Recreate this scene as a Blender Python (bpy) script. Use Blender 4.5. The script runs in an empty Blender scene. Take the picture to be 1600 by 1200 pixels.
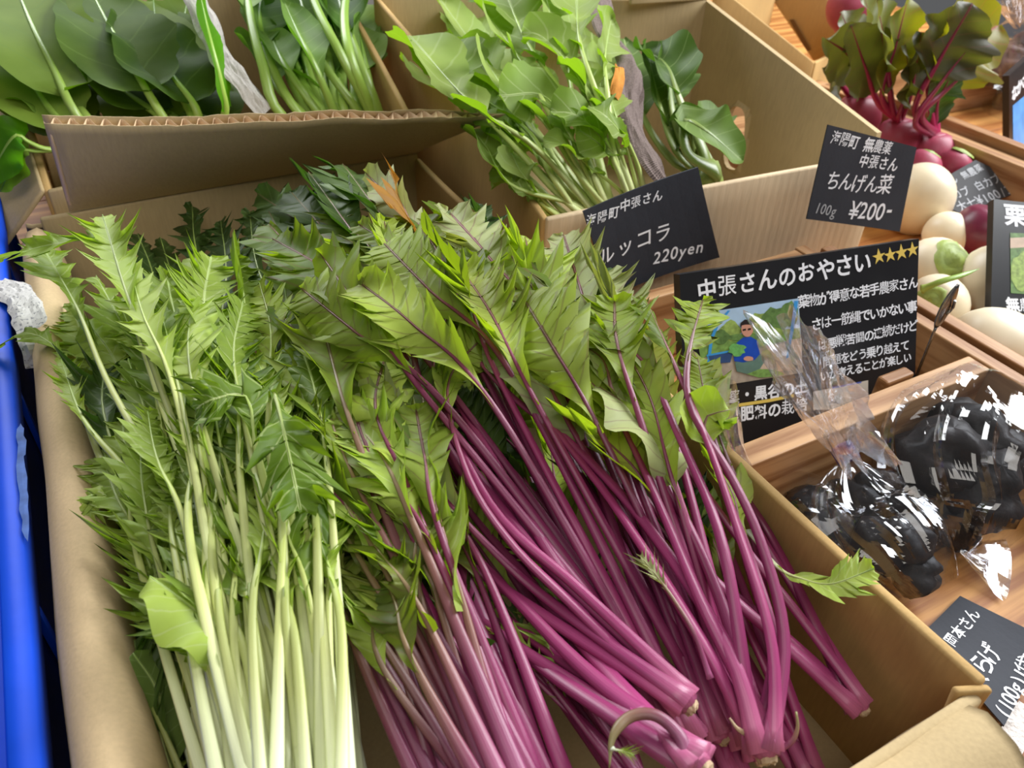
import bpy, math, random
from mathutils import Vector, Matrix, noise

# ------------------------------------------------------------------ camera, world, lights, exposure
scene = bpy.context.scene
COL = scene.collection
FPX = 1240.0                       # focal length in pixels of the 1600x1200 frame
RIM = 0.12                         # height of the main box rim above the table top
CAM_H = 0.30                       # camera height above that rim


def _axes():
    y = Vector((-55 - 800, -404 - 600, FPX)).normalized()
    x = Vector((3754 - 800, -255 - 600, FPX)).normalized()
    x = (x - y * y.dot(x)).normalized()
    u = y.cross(x)
    if u.y > 0:
        u = -u
    return x, y, u


AX, AY, AU = _axes()
CAM = Vector((0, 0, RIM + CAM_H))
cam_data = bpy.data.cameras.new('camera')
cam_data.sensor_fit = 'HORIZONTAL'
cam_data.sensor_width = 36.0
cam_data.lens = FPX / 1600 * 36.0
cam_data.clip_start = 0.01
cam_data.dof.use_dof = True
cam_data.dof.focus_distance = 0.46
cam_data.dof.aperture_fstop = 14.0
cam = bpy.data.objects.new('camera', cam_data)
COL.objects.link(cam)
_r = Vector((AX.x, AY.x, AU.x)); _u = -Vector((AX.y, AY.y, AU.y)); _f = Vector((AX.z, AY.z, AU.z))
cam.matrix_world = Matrix(((_r.x, _u.x, -_f.x, CAM.x), (_r.y, _u.y, -_f.y, CAM.y), (_r.z, _u.z, -_f.z, CAM.z), (0, 0, 0, 1)))
scene.camera = cam

world = bpy.data.worlds.new('world'); scene.world = world; world.use_nodes = True
bg = world.node_tree.nodes['Background']
bg.inputs['Color'].default_value = (0.95, 0.97, 1.0, 1)
bg.inputs['Strength'].default_value = 0.10


def area(name, loc, aim, sx, sy, power, col):
    d = bpy.data.lights.new(name, 'AREA'); d.shape = 'RECTANGLE'; d.size = sx; d.size_y = sy
    d.energy = power; d.color = col
    o = bpy.data.objects.new(name, d); COL.objects.link(o); o.location = loc
    o.rotation_euler = (Vector(aim) - Vector(loc)).to_track_quat('-Z', 'Y').to_euler()
    return o


area('window_daylight', (1.9, 0.35, 1.25), (0.2, 0.4, 0.1), 1.4, 1.1, 66, (0.96, 0.98, 1.0))
area('shopfront_daylight', (0.3, 2.7, 1.8), (0.2, 0.5, 0.1), 2.0, 1.1, 70, (0.95, 0.98, 1.0))
area('front_fill_light', (-0.1, -0.7, 2.0), (0.15, 0.5, 0.1), 1.6, 1.0, 13, (1.0, 0.95, 0.88))  # added warm fill behind the camera, lifts the front-facing cardboard; no known lamp

scene.view_settings.view_transform = 'Standard'
scene.view_settings.look = 'None'
scene.view_settings.gamma = 1.0
scene.view_settings.use_curve_mapping = False
scene.view_settings.exposure = 0.2

# ------------------------------------------------------------------ helpers: pixels of the photograph to places in the room


def ray(px, py):
    d = Vector((px - 800, py - 600, FPX))
    return Vector((d.dot(AX), d.dot(AY), d.dot(AU)))


def Wz(px, py, zr):                # on the level zr above the main box rim
    d = ray(px, py); t = (RIM + zr - CAM.z) / d.z
    return CAM + d * t


def Wy(px, py, y):
    d = ray(px, py); return CAM + d * ((y - CAM.y) / d.y)


def Wx(px, py, x):
    d = ray(px, py); return CAM + d * ((x - CAM.x) / d.x)


def Wp(px, py, p, n):
    d = ray(px, py); return CAM + d * ((p - CAM).dot(n) / d.dot(n))


def WR(px, py, h):                 # tilted level of the rocket box
    p = Wp(px, py, Vector((0, 0.485, RIM + 0.02 + h)), Vector((0, -0.22, 1)))
    return p if p.y > 0.506 else Wy(px, py, 0.506)   # stays behind the front wall


def WS(px, py, h):                 # tilted level of the spinach box
    p = Wp(px, py, Vector((0, 0.70, RIM + 0.02 + h)), Vector((0, -0.28, 1)))
    return p if p.y > 0.735 else Wy(px, py, 0.735)   # stays behind the front wall


def rest(px, py, rpx, k=0.95):     # centre and radius of a round thing lying on the table, rpx its radius in pixels
    d = ray(px, py); t = CAM.z / (rpx * k - d.z)
    return CAM + d * t, rpx * t


def srgb(r, g, b):
    f = lambda c: (c / 255 / 12.92) if c / 255 <= 0.04045 else ((c / 255 + 0.055) / 1.055) ** 2.4
    return (f(r), f(g), f(b), 1)


# ------------------------------------------------------------------ helpers: objects
def mesh_obj(name, verts, faces, mat, parent=None, smooth=True, uvs=None, mats=None, midx=None):
    me = bpy.data.meshes.new(name)
    me.from_pydata([tuple(v) for v in verts], [], faces)
    if uvs:
        lay = me.uv_layers.new(name='UVMap')
        for lp in me.loops:
            lay.data[lp.index].uv = uvs[lp.vertex_index]
    for m in (mats or [mat]):
        me.materials.append(m)
    if midx:
        for p, k in zip(me.polygons, midx):
            p.material_index = k
    if smooth:
        for p in me.polygons:
            p.use_smooth = True
    me.update()
    o = bpy.data.objects.new(name, me); COL.objects.link(o)
    if parent:
        o.parent = parent
    return o


def tag(o, label, cat=None, group=None, kind=None):
    o['label'] = label
    if cat: o['category'] = cat
    if group: o['group'] = group
    if kind: o['kind'] = kind
    return o


def thing(name, loc, label, cat, group=None):
    o = bpy.data.objects.new(name, None); COL.objects.link(o)
    o.empty_display_size = 0.02
    o.location = loc
    return tag(o, label, cat, group)


class MB:
    """collects boxes, tubes and sheets into one mesh (world coordinates, origin subtracted on build)"""
    def __init__(s):
        s.v = []; s.f = []; s.uv = []; s.m = []

    def add(s, vs, fs, uv=None, m=0):
        b = len(s.v); s.v += [Vector(v) for v in vs]
        s.f += [tuple(b + i for i in f) for f in fs]
        s.uv += uv if uv else [(0, 0)] * len(vs)
        s.m += [m] * len(fs)

    def box(s, a, b):
        (x0, y0, z0), (x1, y1, z1) = a, b
        s.add([(x0, y0, z0), (x1, y0, z0), (x1, y1, z0), (x0, y1, z0), (x0, y0, z1), (x1, y0, z1), (x1, y1, z1), (x0, y1, z1)],
              [(0, 3, 2, 1), (4, 5, 6, 7), (0, 1, 5, 4), (1, 2, 6, 5), (2, 3, 7, 6), (3, 0, 4, 7)])

    def build(s, name, mat, parent=None, smooth=False, origin=None, mats=None):
        org = origin if origin is not None else (parent_origin(parent) if parent else Vector((0, 0, 0)))
        return mesh_obj(name, [v - org for v in s.v], s.f, mat, parent, smooth, s.uv, mats, s.m if mats else None)


def parent_origin(o):
    p = Vector((0, 0, 0))
    while o:
        p += o.location; o = o.parent
    return p


def bevel(o, w=0.0015, seg=2):
    m = o.modifiers.new('bevel', 'BEVEL'); m.width = w; m.segments = seg; m.limit_method = 'ANGLE'; m.angle_limit = 0.6
    return o


def spline(pts, n):
    """Catmull-Rom through pts, n+1 samples evenly spread by length"""
    P = [pts[0] * 2 - pts[1]] + list(pts) + [pts[-1] * 2 - pts[-2]]
    raw = []
    for i in range(1, len(P) - 2):
        p0, p1, p2, p3 = P[i - 1:i + 3]
        for k in range(10):
            t = k / 10
            raw.append(0.5 * ((2 * p1) + (p2 - p0) * t + (2 * p0 - 5 * p1 + 4 * p2 - p3) * t * t + (3 * p1 - p0 - 3 * p2 + p3) * t ** 3))
    raw.append(pts[-1].copy())
    L = [0.0]
    for a, b in zip(raw, raw[1:]):
        L.append(L[-1] + (b - a).length)
    out = []; j = 0
    for k in range(n + 1):
        s = L[-1] * k / n
        while j < len(L) - 2 and L[j + 1] < s:
            j += 1
        d = L[j + 1] - L[j]
        out.append(raw[j].lerp(raw[j + 1], (s - L[j]) / d if d > 1e-9 else 0))
    return out, L[-1]


def frames(pts, up, roll=0.0, twist=0.0):
    out = []
    n = len(pts)
    for i, p in enumerate(pts):
        t = (pts[min(i + 1, n - 1)] - pts[max(i - 1, 0)]).normalized()
        nn = up - t * up.dot(t)
        if nn.length < 0.05:
            nn = Vector((0, -0.7, 0.7)); nn = nn - t * nn.dot(t)
        nn.normalize()
        s = t.cross(nn)
        a = roll + twist * i / n
        nn2 = nn * math.cos(a) + s * math.sin(a)
        out.append((t, t.cross(nn2), nn2))
    return out


def tube_data(pts, fr, rad, sides=8, flat=1.0, cap=True, groove=0.0):
    """tube along pts, rad(t) radius; flat squeezes along the normal"""
    vs, fs, uv = [], [], []
    n = len(pts)
    for i, (p, (t, s, nn)) in enumerate(zip(pts, fr)):
        r = rad(i / (n - 1))
        for k in range(sides):
            a = 2 * math.pi * k / sides
            c, q = math.cos(a), math.sin(a)
            g = 1 - groove * max(0, q) ** 3
            vs.append(p + s * (c * r) + nn * (q * r * flat * g)); uv.append((k / sides, i / (n - 1)))
    for i in range(n - 1):
        for k in range(sides):
            a = i * sides + k; b = i * sides + (k + 1) % sides
            fs.append((a, b, b + sides, a + sides))
    if cap:
        fs.append(tuple(range(sides))[::-1]); fs.append(tuple((n - 1) * sides + k for k in range(sides)))
    return vs, fs, uv


# ------------------------------------------------------------------ materials
def mat_new(name):
    m = bpy.data.materials.new(name); m.use_nodes = True
    nt = m.node_tree; nt.nodes.clear()
    return m, nt, (lambda t, **k: _node(nt, t, k))


def _node(nt, t, k):
    n = nt.nodes.new(t)
    for a, b in k.items():
        setattr(n, a, b)
    return n


def ramp(N, stops):
    r = N('ShaderNodeValToRGB'); e = r.color_ramp.elements
    e[0].position, e[0].color = stops[0]; e[1].position, e[1].color = stops[-1]
    for p, c in stops[1:-1]:
        x = e.new(p); x.color = c
    return r


def principled(name, col, rough=0.5, spec=0.5, metal=0.0, bump=0.0, bscale=300, var=0.0, vscale=40, coat=0.0):
    m, nt, N = mat_new(name); L = nt.links.new
    out = N('ShaderNodeOutputMaterial'); b = N('ShaderNodeBsdfPrincipled'); L(b.outputs[0], out.inputs[0])
    b.inputs['Roughness'].default_value = rough; b.inputs['Metallic'].default_value = metal
    b.inputs['Specular IOR Level'].default_value = spec; b.inputs['Coat Weight'].default_value = coat
    b.inputs['Base Color'].default_value = col
    tc = N('ShaderNodeTexCoord')
    if var > 0:
        nz = N('ShaderNodeTexNoise'); nz.inputs['Scale'].default_value = vscale; nz.inputs['Detail'].default_value = 6
        L(tc.outputs['Object'], nz.inputs['Vector'])
        r = ramp(N, [(0.3, tuple(c * (1 - var) for c in col[:3]) + (1,)), (0.7, tuple(min(1, c * (1 + var)) for c in col[:3]) + (1,))])
        L(nz.outputs['Fac'], r.inputs[0]); L(r.outputs[0], b.inputs['Base Color'])
    if bump > 0:
        nb = N('ShaderNodeTexNoise'); nb.inputs['Scale'].default_value = bscale; nb.inputs['Detail'].default_value = 4
        L(tc.outputs['Object'], nb.inputs['Vector'])
        bp = N('ShaderNodeBump'); bp.inputs['Strength'].default_value = bump; bp.inputs['Distance'].default_value = 0.002
        L(nb.outputs['Fac'], bp.inputs['Height']); L(bp.outputs[0], b.inputs['Normal'])
    return m


def leaf_mat(name, dark, light, vein, trans, tfac=0.38, rough=0.42, spec=0.35, nvein=9, veinw=0.10, blotch=None):
    """leaf tissue: UV x runs across (0.5 = midrib), UV y from base to tip"""
    m, nt, N = mat_new(name); L = nt.links.new
    out = N('ShaderNodeOutputMaterial')
    uv = N('ShaderNodeUVMap'); uv.uv_map = 'UVMap'
    sep = N('ShaderNodeSeparateXYZ'); L(uv.outputs[0], sep.inputs[0])

    def M(op, a, b=None, c=None):
        n = N('ShaderNodeMath', operation=op)
        for i, x in enumerate((a, b, c)):
            if x is None: continue
            if isinstance(x, (int, float)): n.inputs[i].default_value = x
            else: L(x, n.inputs[i])
        return n.outputs[0]
    across = M('ABSOLUTE', M('SUBTRACT', sep.outputs[0], 0.5))          # 0 .. 0.5
    fr = M('FRACT', M('SUBTRACT', M('MULTIPLY', sep.outputs[1], nvein), M('MULTIPLY', across, 2.6)))
    side = M('LESS_THAN', M('ABSOLUTE', M('SUBTRACT', fr, 0.5)), veinw * 0.5)
    midv = M('LESS_THAN', across, 0.022)
    vmask = M('MAXIMUM', M('MULTIPLY', side, 0.45), midv)
    oi = N('ShaderNodeObjectInfo'); tc = N('ShaderNodeTexCoord')
    nz = N('ShaderNodeTexNoise'); nz.inputs['Scale'].default_value = 35; nz.inputs['Detail'].default_value = 5
    L(tc.outputs['Object'], nz.inputs['Vector'])
    f = M('ADD', M('MULTIPLY', oi.outputs['Random'], 0.85), M('MULTIPLY', nz.outputs['Fac'], 0.45))
    r = ramp(N, [(0.15, dark), (1.0, light)]); L(f, r.inputs[0])
    base = r.outputs[0]
    if blotch:
        nb = N('ShaderNodeTexNoise'); nb.inputs['Scale'].default_value = 14; L(tc.outputs['Object'], nb.inputs['Vector'])
        rb = ramp(N, [(0.52, (0, 0, 0, 1)), (0.72, (1, 1, 1, 1))]); L(nb.outputs['Fac'], rb.inputs[0])
        mb = N('ShaderNodeMix', data_type='RGBA'); L(M('MULTIPLY', rb.outputs[0], 0.55), mb.inputs[0]); L(base, mb.inputs[6]); mb.inputs[7].default_value = blotch
        base = mb.outputs[2]
    mx = N('ShaderNodeMix', data_type='RGBA'); L(vmask, mx.inputs[0]); L(base, mx.inputs[6]); mx.inputs[7].default_value = vein
    p = N('ShaderNodeBsdfPrincipled'); L(mx.outputs[2], p.inputs['Base Color'])
    p.inputs['Roughness'].default_value = rough; p.inputs['Specular IOR Level'].default_value = spec
    bp = N('ShaderNodeBump'); bp.inputs['Strength'].default_value = 0.35; bp.inputs['Distance'].default_value = 0.001
    L(M('ADD', M('MULTIPLY', vmask, -0.6), nz.outputs['Fac']), bp.inputs['Height']); L(bp.outputs[0], p.inputs['Normal'])
    tr = N('ShaderNodeBsdfTranslucent')
    mt = N('ShaderNodeMix', data_type='RGBA', blend_type='MULTIPLY'); mt.inputs[0].default_value = 0.0
    rt = ramp(N, [(0.15, tuple(c * 0.75 for c in trans[:3]) + (1,)), (1.0, trans)]); L(f, rt.inputs[0]); L(rt.outputs[0], tr.inputs['Color'])
    ms = N('ShaderNodeMixShader'); ms.inputs[0].default_value = tfac
    L(p.outputs[0], ms.inputs[1]); L(tr.outputs[0], ms.inputs[2]); L(ms.outputs[0], out.inputs[0])
    return m


def stalk_mat(name, stops, rough=0.35, sss=0.0, streak=0.18):
    """stalk skin: colour runs along UV y from the root to the leaf tip, fine lengthwise streaks"""
    m, nt, N = mat_new(name); L = nt.links.new
    out = N('ShaderNodeOutputMaterial'); p = N('ShaderNodeBsdfPrincipled'); L(p.outputs[0], out.inputs[0])
    uv = N('ShaderNodeUVMap'); uv.uv_map = 'UVMap'
    sep = N('ShaderNodeSeparateXYZ'); L(uv.outputs[0], sep.inputs[0])
    oi = N('ShaderNodeObjectInfo')
    r = ramp(N, stops); L(sep.outputs[1], r.inputs[0])
    mp = N('ShaderNodeMapping'); mp.inputs['Scale'].default_value = (14, 1.5, 1); L(uv.outputs[0], mp.inputs[0])
    nz = N('ShaderNodeTexNoise'); nz.inputs['Scale'].default_value = 2.0; nz.inputs['Detail'].default_value = 5; L(mp.outputs[0], nz.inputs['Vector'])
    hs = N('ShaderNodeHueSaturation'); L(r.outputs[0], hs.inputs['Color'])
    a = N('ShaderNodeMath', operation='MULTIPLY_ADD'); L(oi.outputs['Random'], a.inputs[0]); a.inputs[1].default_value = 0.5; a.inputs[2].default_value = 0.72
    b = N('ShaderNodeMath', operation='MULTIPLY_ADD'); L(nz.outputs['Fac'], b.inputs[0]); b.inputs[1].default_value = streak * 2; b.inputs[2].default_value = -streak
    c = N('ShaderNodeMath', operation='ADD'); L(a.outputs[0], c.inputs[0]); L(b.outputs[0], c.inputs[1]); L(c.outputs[0], hs.inputs['Value'])
    L(hs.outputs[0], p.inputs['Base Color'])
    p.inputs['Roughness'].default_value = rough; p.inputs['Specular IOR Level'].default_value = 0.5
    if sss:
        p.inputs['Subsurface Weight'].default_value = sss; p.inputs['Subsurface Radius'].default_value = (0.004, 0.004, 0.002); p.inputs['Subsurface Scale'].default_value = 0.5
    bp = N('ShaderNodeBump'); bp.inputs['Strength'].default_value = 0.25; bp.inputs['Distance'].default_value = 0.0006
    L(nz.outputs['Fac'], bp.inputs['Height']); L(bp.outputs[0], p.inputs['Normal'])
    return m


def cardboard(name, col, flute_axis=None):
    m, nt, N = mat_new(name); L = nt.links.new
    out = N('ShaderNodeOutputMaterial'); p = N('ShaderNodeBsdfPrincipled'); L(p.outputs[0], out.inputs[0])
    tc = N('ShaderNodeTexCoord')
    n1 = N('ShaderNodeTexNoise'); n1.inputs['Scale'].default_value = 9; n1.inputs['Detail'].default_value = 5; L(tc.outputs['Object'], n1.inputs['Vector'])
    mp = N('ShaderNodeMapping'); mp.inputs['Scale'].default_value = (500, 500, 60); L(tc.outputs['Object'], mp.inputs[0])
    n2 = N('ShaderNodeTexNoise'); n2.inputs['Scale'].default_value = 1; n2.inputs['Detail'].default_value = 3; L(mp.outputs[0], n2.inputs['Vector'])
    ad = N('ShaderNodeMath', operation='MULTIPLY_ADD'); L(n2.outputs['Fac'], ad.inputs[0]); ad.inputs[1].default_value = 0.45; L(n1.outputs['Fac'], ad.inputs[2])
    d = tuple(c * 0.84 for c in col[:3]) + (1,); l = tuple(min(1, c * 1.14) for c in col[:3]) + (1,)
    r = ramp(N, [(0.45, d), (1.0, l)]); L(ad.outputs[0], r.inputs[0]); L(r.outputs[0], p.inputs['Base Color'])
    p.inputs['Roughness'].default_value = 0.75; p.inputs['Specular IOR Level'].default_value = 0.2
    bp = N('ShaderNodeBump'); bp.inputs['Strength'].default_value = 0.15; bp.inputs['Distance'].default_value = 0.001
    L(n2.outputs['Fac'], bp.inputs['Height'])
    if flute_axis is not None:
        sp = N('ShaderNodeSeparateXYZ'); L(tc.outputs['Object'], sp.inputs[0])
        s = N('ShaderNodeMath', operation='MULTIPLY'); L(sp.outputs[flute_axis], s.inputs[0]); s.inputs[1].default_value = 2 * math.pi / 0.0085
        s2 = N('ShaderNodeMath', operation='SINE'); L(s.outputs[0], s2.inputs[0])
        b2 = N('ShaderNodeBump'); b2.inputs['Strength'].default_value = 0.035; b2.inputs['Distance'].default_value = 0.0015
        L(s2.outputs[0], b2.inputs['Height']); L(bp.outputs[0], b2.inputs['Normal']); L(b2.outputs[0], p.inputs['Normal'])
    else:
        L(bp.outputs[0], p.inputs['Normal'])
    return m


def wood(name, c1, c2, axis=0, ring=70):
    m, nt, N = mat_new(name); L = nt.links.new
    out = N('ShaderNodeOutputMaterial'); p = N('ShaderNodeBsdfPrincipled'); L(p.outputs[0], out.inputs[0])
    tc = N('ShaderNodeTexCoord'); oi = N('ShaderNodeObjectInfo')
    sc = [1.0, 1.0, 1.0]; sc[axis] = 0.06
    mp = N('ShaderNodeMapping'); mp.inputs['Scale'].default_value = sc; L(tc.outputs['Object'], mp.inputs[0])
    cb = N('ShaderNodeCombineXYZ'); L(oi.outputs['Random'], cb.inputs[0]); L(oi.outputs['Random'], cb.inputs[1]); L(oi.outputs['Random'], cb.inputs[2])
    va = N('ShaderNodeVectorMath', operation='ADD'); L(mp.outputs[0], va.inputs[0]); L(cb.outputs[0], va.inputs[1])
    nz = N('ShaderNodeTexNoise'); nz.inputs['Scale'].default_value = 9; nz.inputs['Detail'].default_value = 2; L(va.outputs[0], nz.inputs['Vector'])
    mu = N('ShaderNodeMath', operation='MULTIPLY'); L(nz.outputs['Fac'], mu.inputs[0]); mu.inputs[1].default_value = ring
    sn = N('ShaderNodeMath', operation='SINE'); L(mu.outputs[0], sn.inputs[0])
    fi = N('ShaderNodeTexNoise'); fi.inputs['Scale'].default_value = 260; fi.inputs['Detail'].default_value = 3; L(va.outputs[0], fi.inputs['Vector'])
    ad = N('ShaderNodeMath', operation='MULTIPLY_ADD'); L(sn.outputs[0], ad.inputs[0]); ad.inputs[1].default_value = 0.28; L(fi.outputs['Fac'], ad.inputs[2])
    r = ramp(N, [(0.2, c2), (0.75, c1)]); L(ad.outputs[0], r.inputs[0]); L(r.outputs[0], p.inputs['Base Color'])
    p.inputs['Roughness'].default_value = 0.5; p.inputs['Specular IOR Level'].default_value = 0.3
    bp = N('ShaderNodeBump'); bp.inputs['Strength'].default_value = 0.12; bp.inputs['Distance'].default_value = 0.001
    L(fi.outputs['Fac'], bp.inputs['Height']); L(bp.outputs[0], p.inputs['Normal'])
    return m


def film_mat(name, tint=(0.97, 0.98, 1.0, 1), base=0.06, rough=0.06):
    """clear plastic film: see-through with glossy sheen rising at grazing angles"""
    m, nt, N = mat_new(name); L = nt.links.new
    out = N('ShaderNodeOutputMaterial')
    t = N('ShaderNodeBsdfTransparent'); t.inputs[0].default_value = tint
    g = N('ShaderNodeBsdfGlossy'); g.inputs['Roughness'].default_value = rough; g.inputs['Color'].default_value = (1, 1, 1, 1)
    lw = N('ShaderNodeLayerWeight'); lw.inputs['Blend'].default_value = 0.25
    pw = N('ShaderNodeMath', operation='POWER'); L(lw.outputs['Facing'], pw.inputs[0]); pw.inputs[1].default_value = 2.0
    a = N('ShaderNodeMath', operation='MULTIPLY_ADD'); L(pw.outputs[0], a.inputs[0]); a.inputs[1].default_value = 0.45; a.inputs[2].default_value = base
    a.use_clamp = True
    tc = N('ShaderNodeTexCoord'); nz = N('ShaderNodeTexNoise'); nz.inputs['Scale'].default_value = 38; nz.inputs['Detail'].default_value = 2
    L(tc.outputs['Object'], nz.inputs['Vector'])
    bp = N('ShaderNodeBump'); bp.inputs['Strength'].default_value = 0.12; bp.inputs['Distance'].default_value = 0.004
    L(nz.outputs['Fac'], bp.inputs['Height']); L(bp.outputs[0], g.inputs['Normal'])
    ms = N('ShaderNodeMixShader'); L(a.outputs[0], ms.inputs[0]); L(t.outputs[0], ms.inputs[1]); L(g.outputs[0], ms.inputs[2]); L(ms.outputs[0], out.inputs[0])
    return m


def print_mat(name, paper, ink, scale=90, thr=0.5, rows=160):
    """small printed matter: rows of broken dark type on paper"""
    m, nt, N = mat_new(name); L = nt.links.new
    out = N('ShaderNodeOutputMaterial'); p = N('ShaderNodeBsdfPrincipled'); L(p.outputs[0], out.inputs[0])
    uv = N('ShaderNodeUVMap'); uv.uv_map = 'UVMap'
    mp = N('ShaderNodeMapping'); mp.inputs['Scale'].default_value = (scale, rows * 0.25, 1); L(uv.outputs[0], mp.inputs[0])
    nz = N('ShaderNodeTexNoise'); nz.inputs['Scale'].default_value = 1; nz.inputs['Detail'].default_value = 1; L(mp.outputs[0], nz.inputs['Vector'])
    sp = N('ShaderNodeSeparateXYZ'); L(uv.outputs[0], sp.inputs[0])
    w = N('ShaderNodeMath', operation='MULTIPLY'); L(sp.outputs[1], w.inputs[0]); w.inputs[1].default_value = rows
    s = N('ShaderNodeMath', operation='SINE'); L(w.outputs[0], s.inputs[0])
    g = N('ShaderNodeMath', operation='GREATER_THAN'); L(s.outputs[0], g.inputs[0]); g.inputs[1].default_value = 0.0
    g2 = N('ShaderNodeMath', operation='GREATER_THAN'); L(nz.outputs['Fac'], g2.inputs[0]); g2.inputs[1].default_value = thr
    mu = N('ShaderNodeMath', operation='MULTIPLY'); L(g.outputs[0], mu.inputs[0]); L(g2.outputs[0], mu.inputs[1])
    m8 = N('ShaderNodeMath', operation='MULTIPLY'); L(mu.outputs[0], m8.inputs[0]); m8.inputs[1].default_value = 0.75
    mx = N('ShaderNodeMix', data_type='RGBA'); L(m8.outputs[0], mx.inputs[0]); mx.inputs[6].default_value = paper; mx.inputs[7].default_value = ink
    L(mx.outputs[2], p.inputs['Base Color']); p.inputs['Roughness'].default_value = 0.8; p.inputs['Specular IOR Level'].default_value = 0.15
    return m


M = {}
M['card_in'] = cardboard('cardboard_inside', srgb(186, 164, 124), None)
M['card_flute'] = cardboard('cardboard_fluted', srgb(190, 164, 126), 0)
M['card_brown'] = cardboard('cardboard_brown', srgb(190, 156, 102), None)
M['card_roll'] = cardboard('cardboard_rolled', srgb(208, 182, 142), None)
M['card_front'] = cardboard('cardboard_pale', srgb(212, 188, 154), 0)
M['card_edge'] = principled('cardboard_core', srgb(120, 92, 62), 0.9, 0.1)
M['flute'] = principled('cardboard_liner_edge', srgb(214, 184, 148), 0.8, 0.1)
M['table'] = wood('table_pine', srgb(200, 144, 80), srgb(152, 94, 44), 0, 60)
M['plank'] = wood('tray_cedar', srgb(190, 148, 104), srgb(142, 98, 60), 0, 70)
M['plank_y'] = wood('tray_cedar_long', srgb(186, 146, 104), srgb(140, 96, 58), 1, 70)
M['blue'] = principled('blue_plastic', srgb(6, 74, 214), 0.5, 0.25, bump=0.1, bscale=60, var=0.12, vscale=18)
M['scuff'] = principled('scuffed_blue', srgb(74, 104, 170), 0.7, 0.3, var=0.3, vscale=120)
M['black_card'] = principled('black_card', srgb(50, 53, 61), 0.65, 0.25, bump=0.06, bscale=400, var=0.1, vscale=30)
M['black_board'] = principled('black_board', srgb(30, 30, 33), 0.28, 0.5, var=0.15, vscale=20)
M['chalk'] = principled('white_marker', srgb(238, 240, 246), 0.6, 0.2)
M['chalk_grey'] = principled('grey_marker', srgb(176, 178, 182), 0.6, 0.2)
M['yellow_marker'] = principled('yellow_marker', srgb(224, 196, 96), 0.5, 0.3)
M['metal'] = principled('steel', srgb(150, 148, 148), 0.25, 0.5, metal=1.0)
M['film'] = film_mat('clear_film', (0.97, 0.98, 1.0, 1), 0.085, 0.05)
M['film_haze'] = film_mat('hazy_film', (0.93, 0.95, 1.0, 1), 0.36, 0.16)
M['purple_tie'] = principled('purple_tie', srgb(62, 24, 110), 0.4, 0.5)
M['ear'] = principled('dried_mushroom', srgb(30, 24, 23), 0.5, 0.25, bump=0.5, bscale=90, var=0.5, vscale=60)
M['turnip'] = principled('turnip_skin', srgb(228, 214, 184), 0.38, 0.5, bump=0.04, bscale=40, var=0.08, vscale=22)
M['turnip_top'] = principled('turnip_crown', srgb(150, 168, 84), 0.5, 0.4, bump=0.4, bscale=90, var=0.3, vscale=70)
M['red_turnip'] = principled('red_turnip_skin', srgb(108, 32, 58), 0.35, 0.5, var=0.25, vscale=30)
M['beet'] = principled('beet_skin', srgb(158, 62, 86), 0.45, 0.4, bump=0.1, bscale=60, var=0.2, vscale=30)
M['news'] = print_mat('newsprint', srgb(196, 190, 184), srgb(70, 66, 66), 60, 0.45, 260)
M['news_white'] = print_mat('newsprint_white', srgb(196, 194, 192), srgb(110, 112, 120), 14, 0.60, 40)
M['news_dark'] = print_mat('newsprint_dark', srgb(132, 116, 110), srgb(52, 44, 44), 30, 0.42, 150)
M['orange_print'] = principled('orange_print', srgb(196, 132, 60), 0.8, 0.1, var=0.3, vscale=60)
M['cut_root'] = principled('cut_root', srgb(196, 172, 140), 0.7, 0.2, bump=0.6, bscale=250, var=0.3, vscale=160)

M['leaf_g'] = leaf_mat('mizuna_leaf', srgb(84, 114, 24), srgb(186, 208, 92), srgb(204, 216, 146), srgb(174, 212, 36), 0.42, 0.48, 0.3)
M['leaf_r'] = leaf_mat('red_mizuna_leaf', srgb(66, 90, 20), srgb(182, 202, 80), srgb(118, 78, 66), srgb(180, 212, 32), 0.42, 0.46, 0.32, blotch=srgb(112, 98, 60))
M['leaf_rp'] = leaf_mat('red_mizuna_pale_leaf', srgb(140, 150, 92), srgb(190, 198, 136), srgb(126, 66, 88), srgb(180, 190, 70), 0.32, 0.5, 0.3)
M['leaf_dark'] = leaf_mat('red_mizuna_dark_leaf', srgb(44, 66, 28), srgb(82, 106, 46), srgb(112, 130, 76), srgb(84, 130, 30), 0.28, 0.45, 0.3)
M['leaf_brown'] = leaf_mat('red_mizuna_brown_leaf', srgb(120, 84, 40), srgb(168, 122, 56), srgb(110, 60, 40), srgb(190, 130, 40), 0.35)
M['leaf_roc'] = leaf_mat('rocket_leaf', srgb(110, 136, 52), srgb(172, 190, 104), srgb(190, 204, 140), srgb(160, 210, 30), 0.38, 0.55, 0.2, nvein=6)
M['leaf_spin'] = leaf_mat('spinach_leaf', srgb(56, 84, 22), srgb(124, 148, 58), srgb(112, 140, 62), srgb(120, 170, 16), 0.42, 0.55, 0.12, nvein=5, veinw=0.06)
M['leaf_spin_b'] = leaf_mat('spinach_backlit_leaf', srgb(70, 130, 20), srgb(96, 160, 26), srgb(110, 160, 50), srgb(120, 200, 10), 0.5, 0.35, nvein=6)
M['leaf_komat'] = leaf_mat('komatsuna_leaf', srgb(78, 116, 40), srgb(142, 172, 90), srgb(176, 200, 126), srgb(120, 180, 30), 0.36, 0.5, 0.2, nvein=7, veinw=0.06)
M['leaf_bok'] = leaf_mat('bok_choy_leaf', srgb(62, 90, 34), srgb(118, 142, 70), srgb(160, 180, 114), srgb(100, 150, 30), 0.28, 0.5, 0.2, nvein=6, veinw=0.06)
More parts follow.
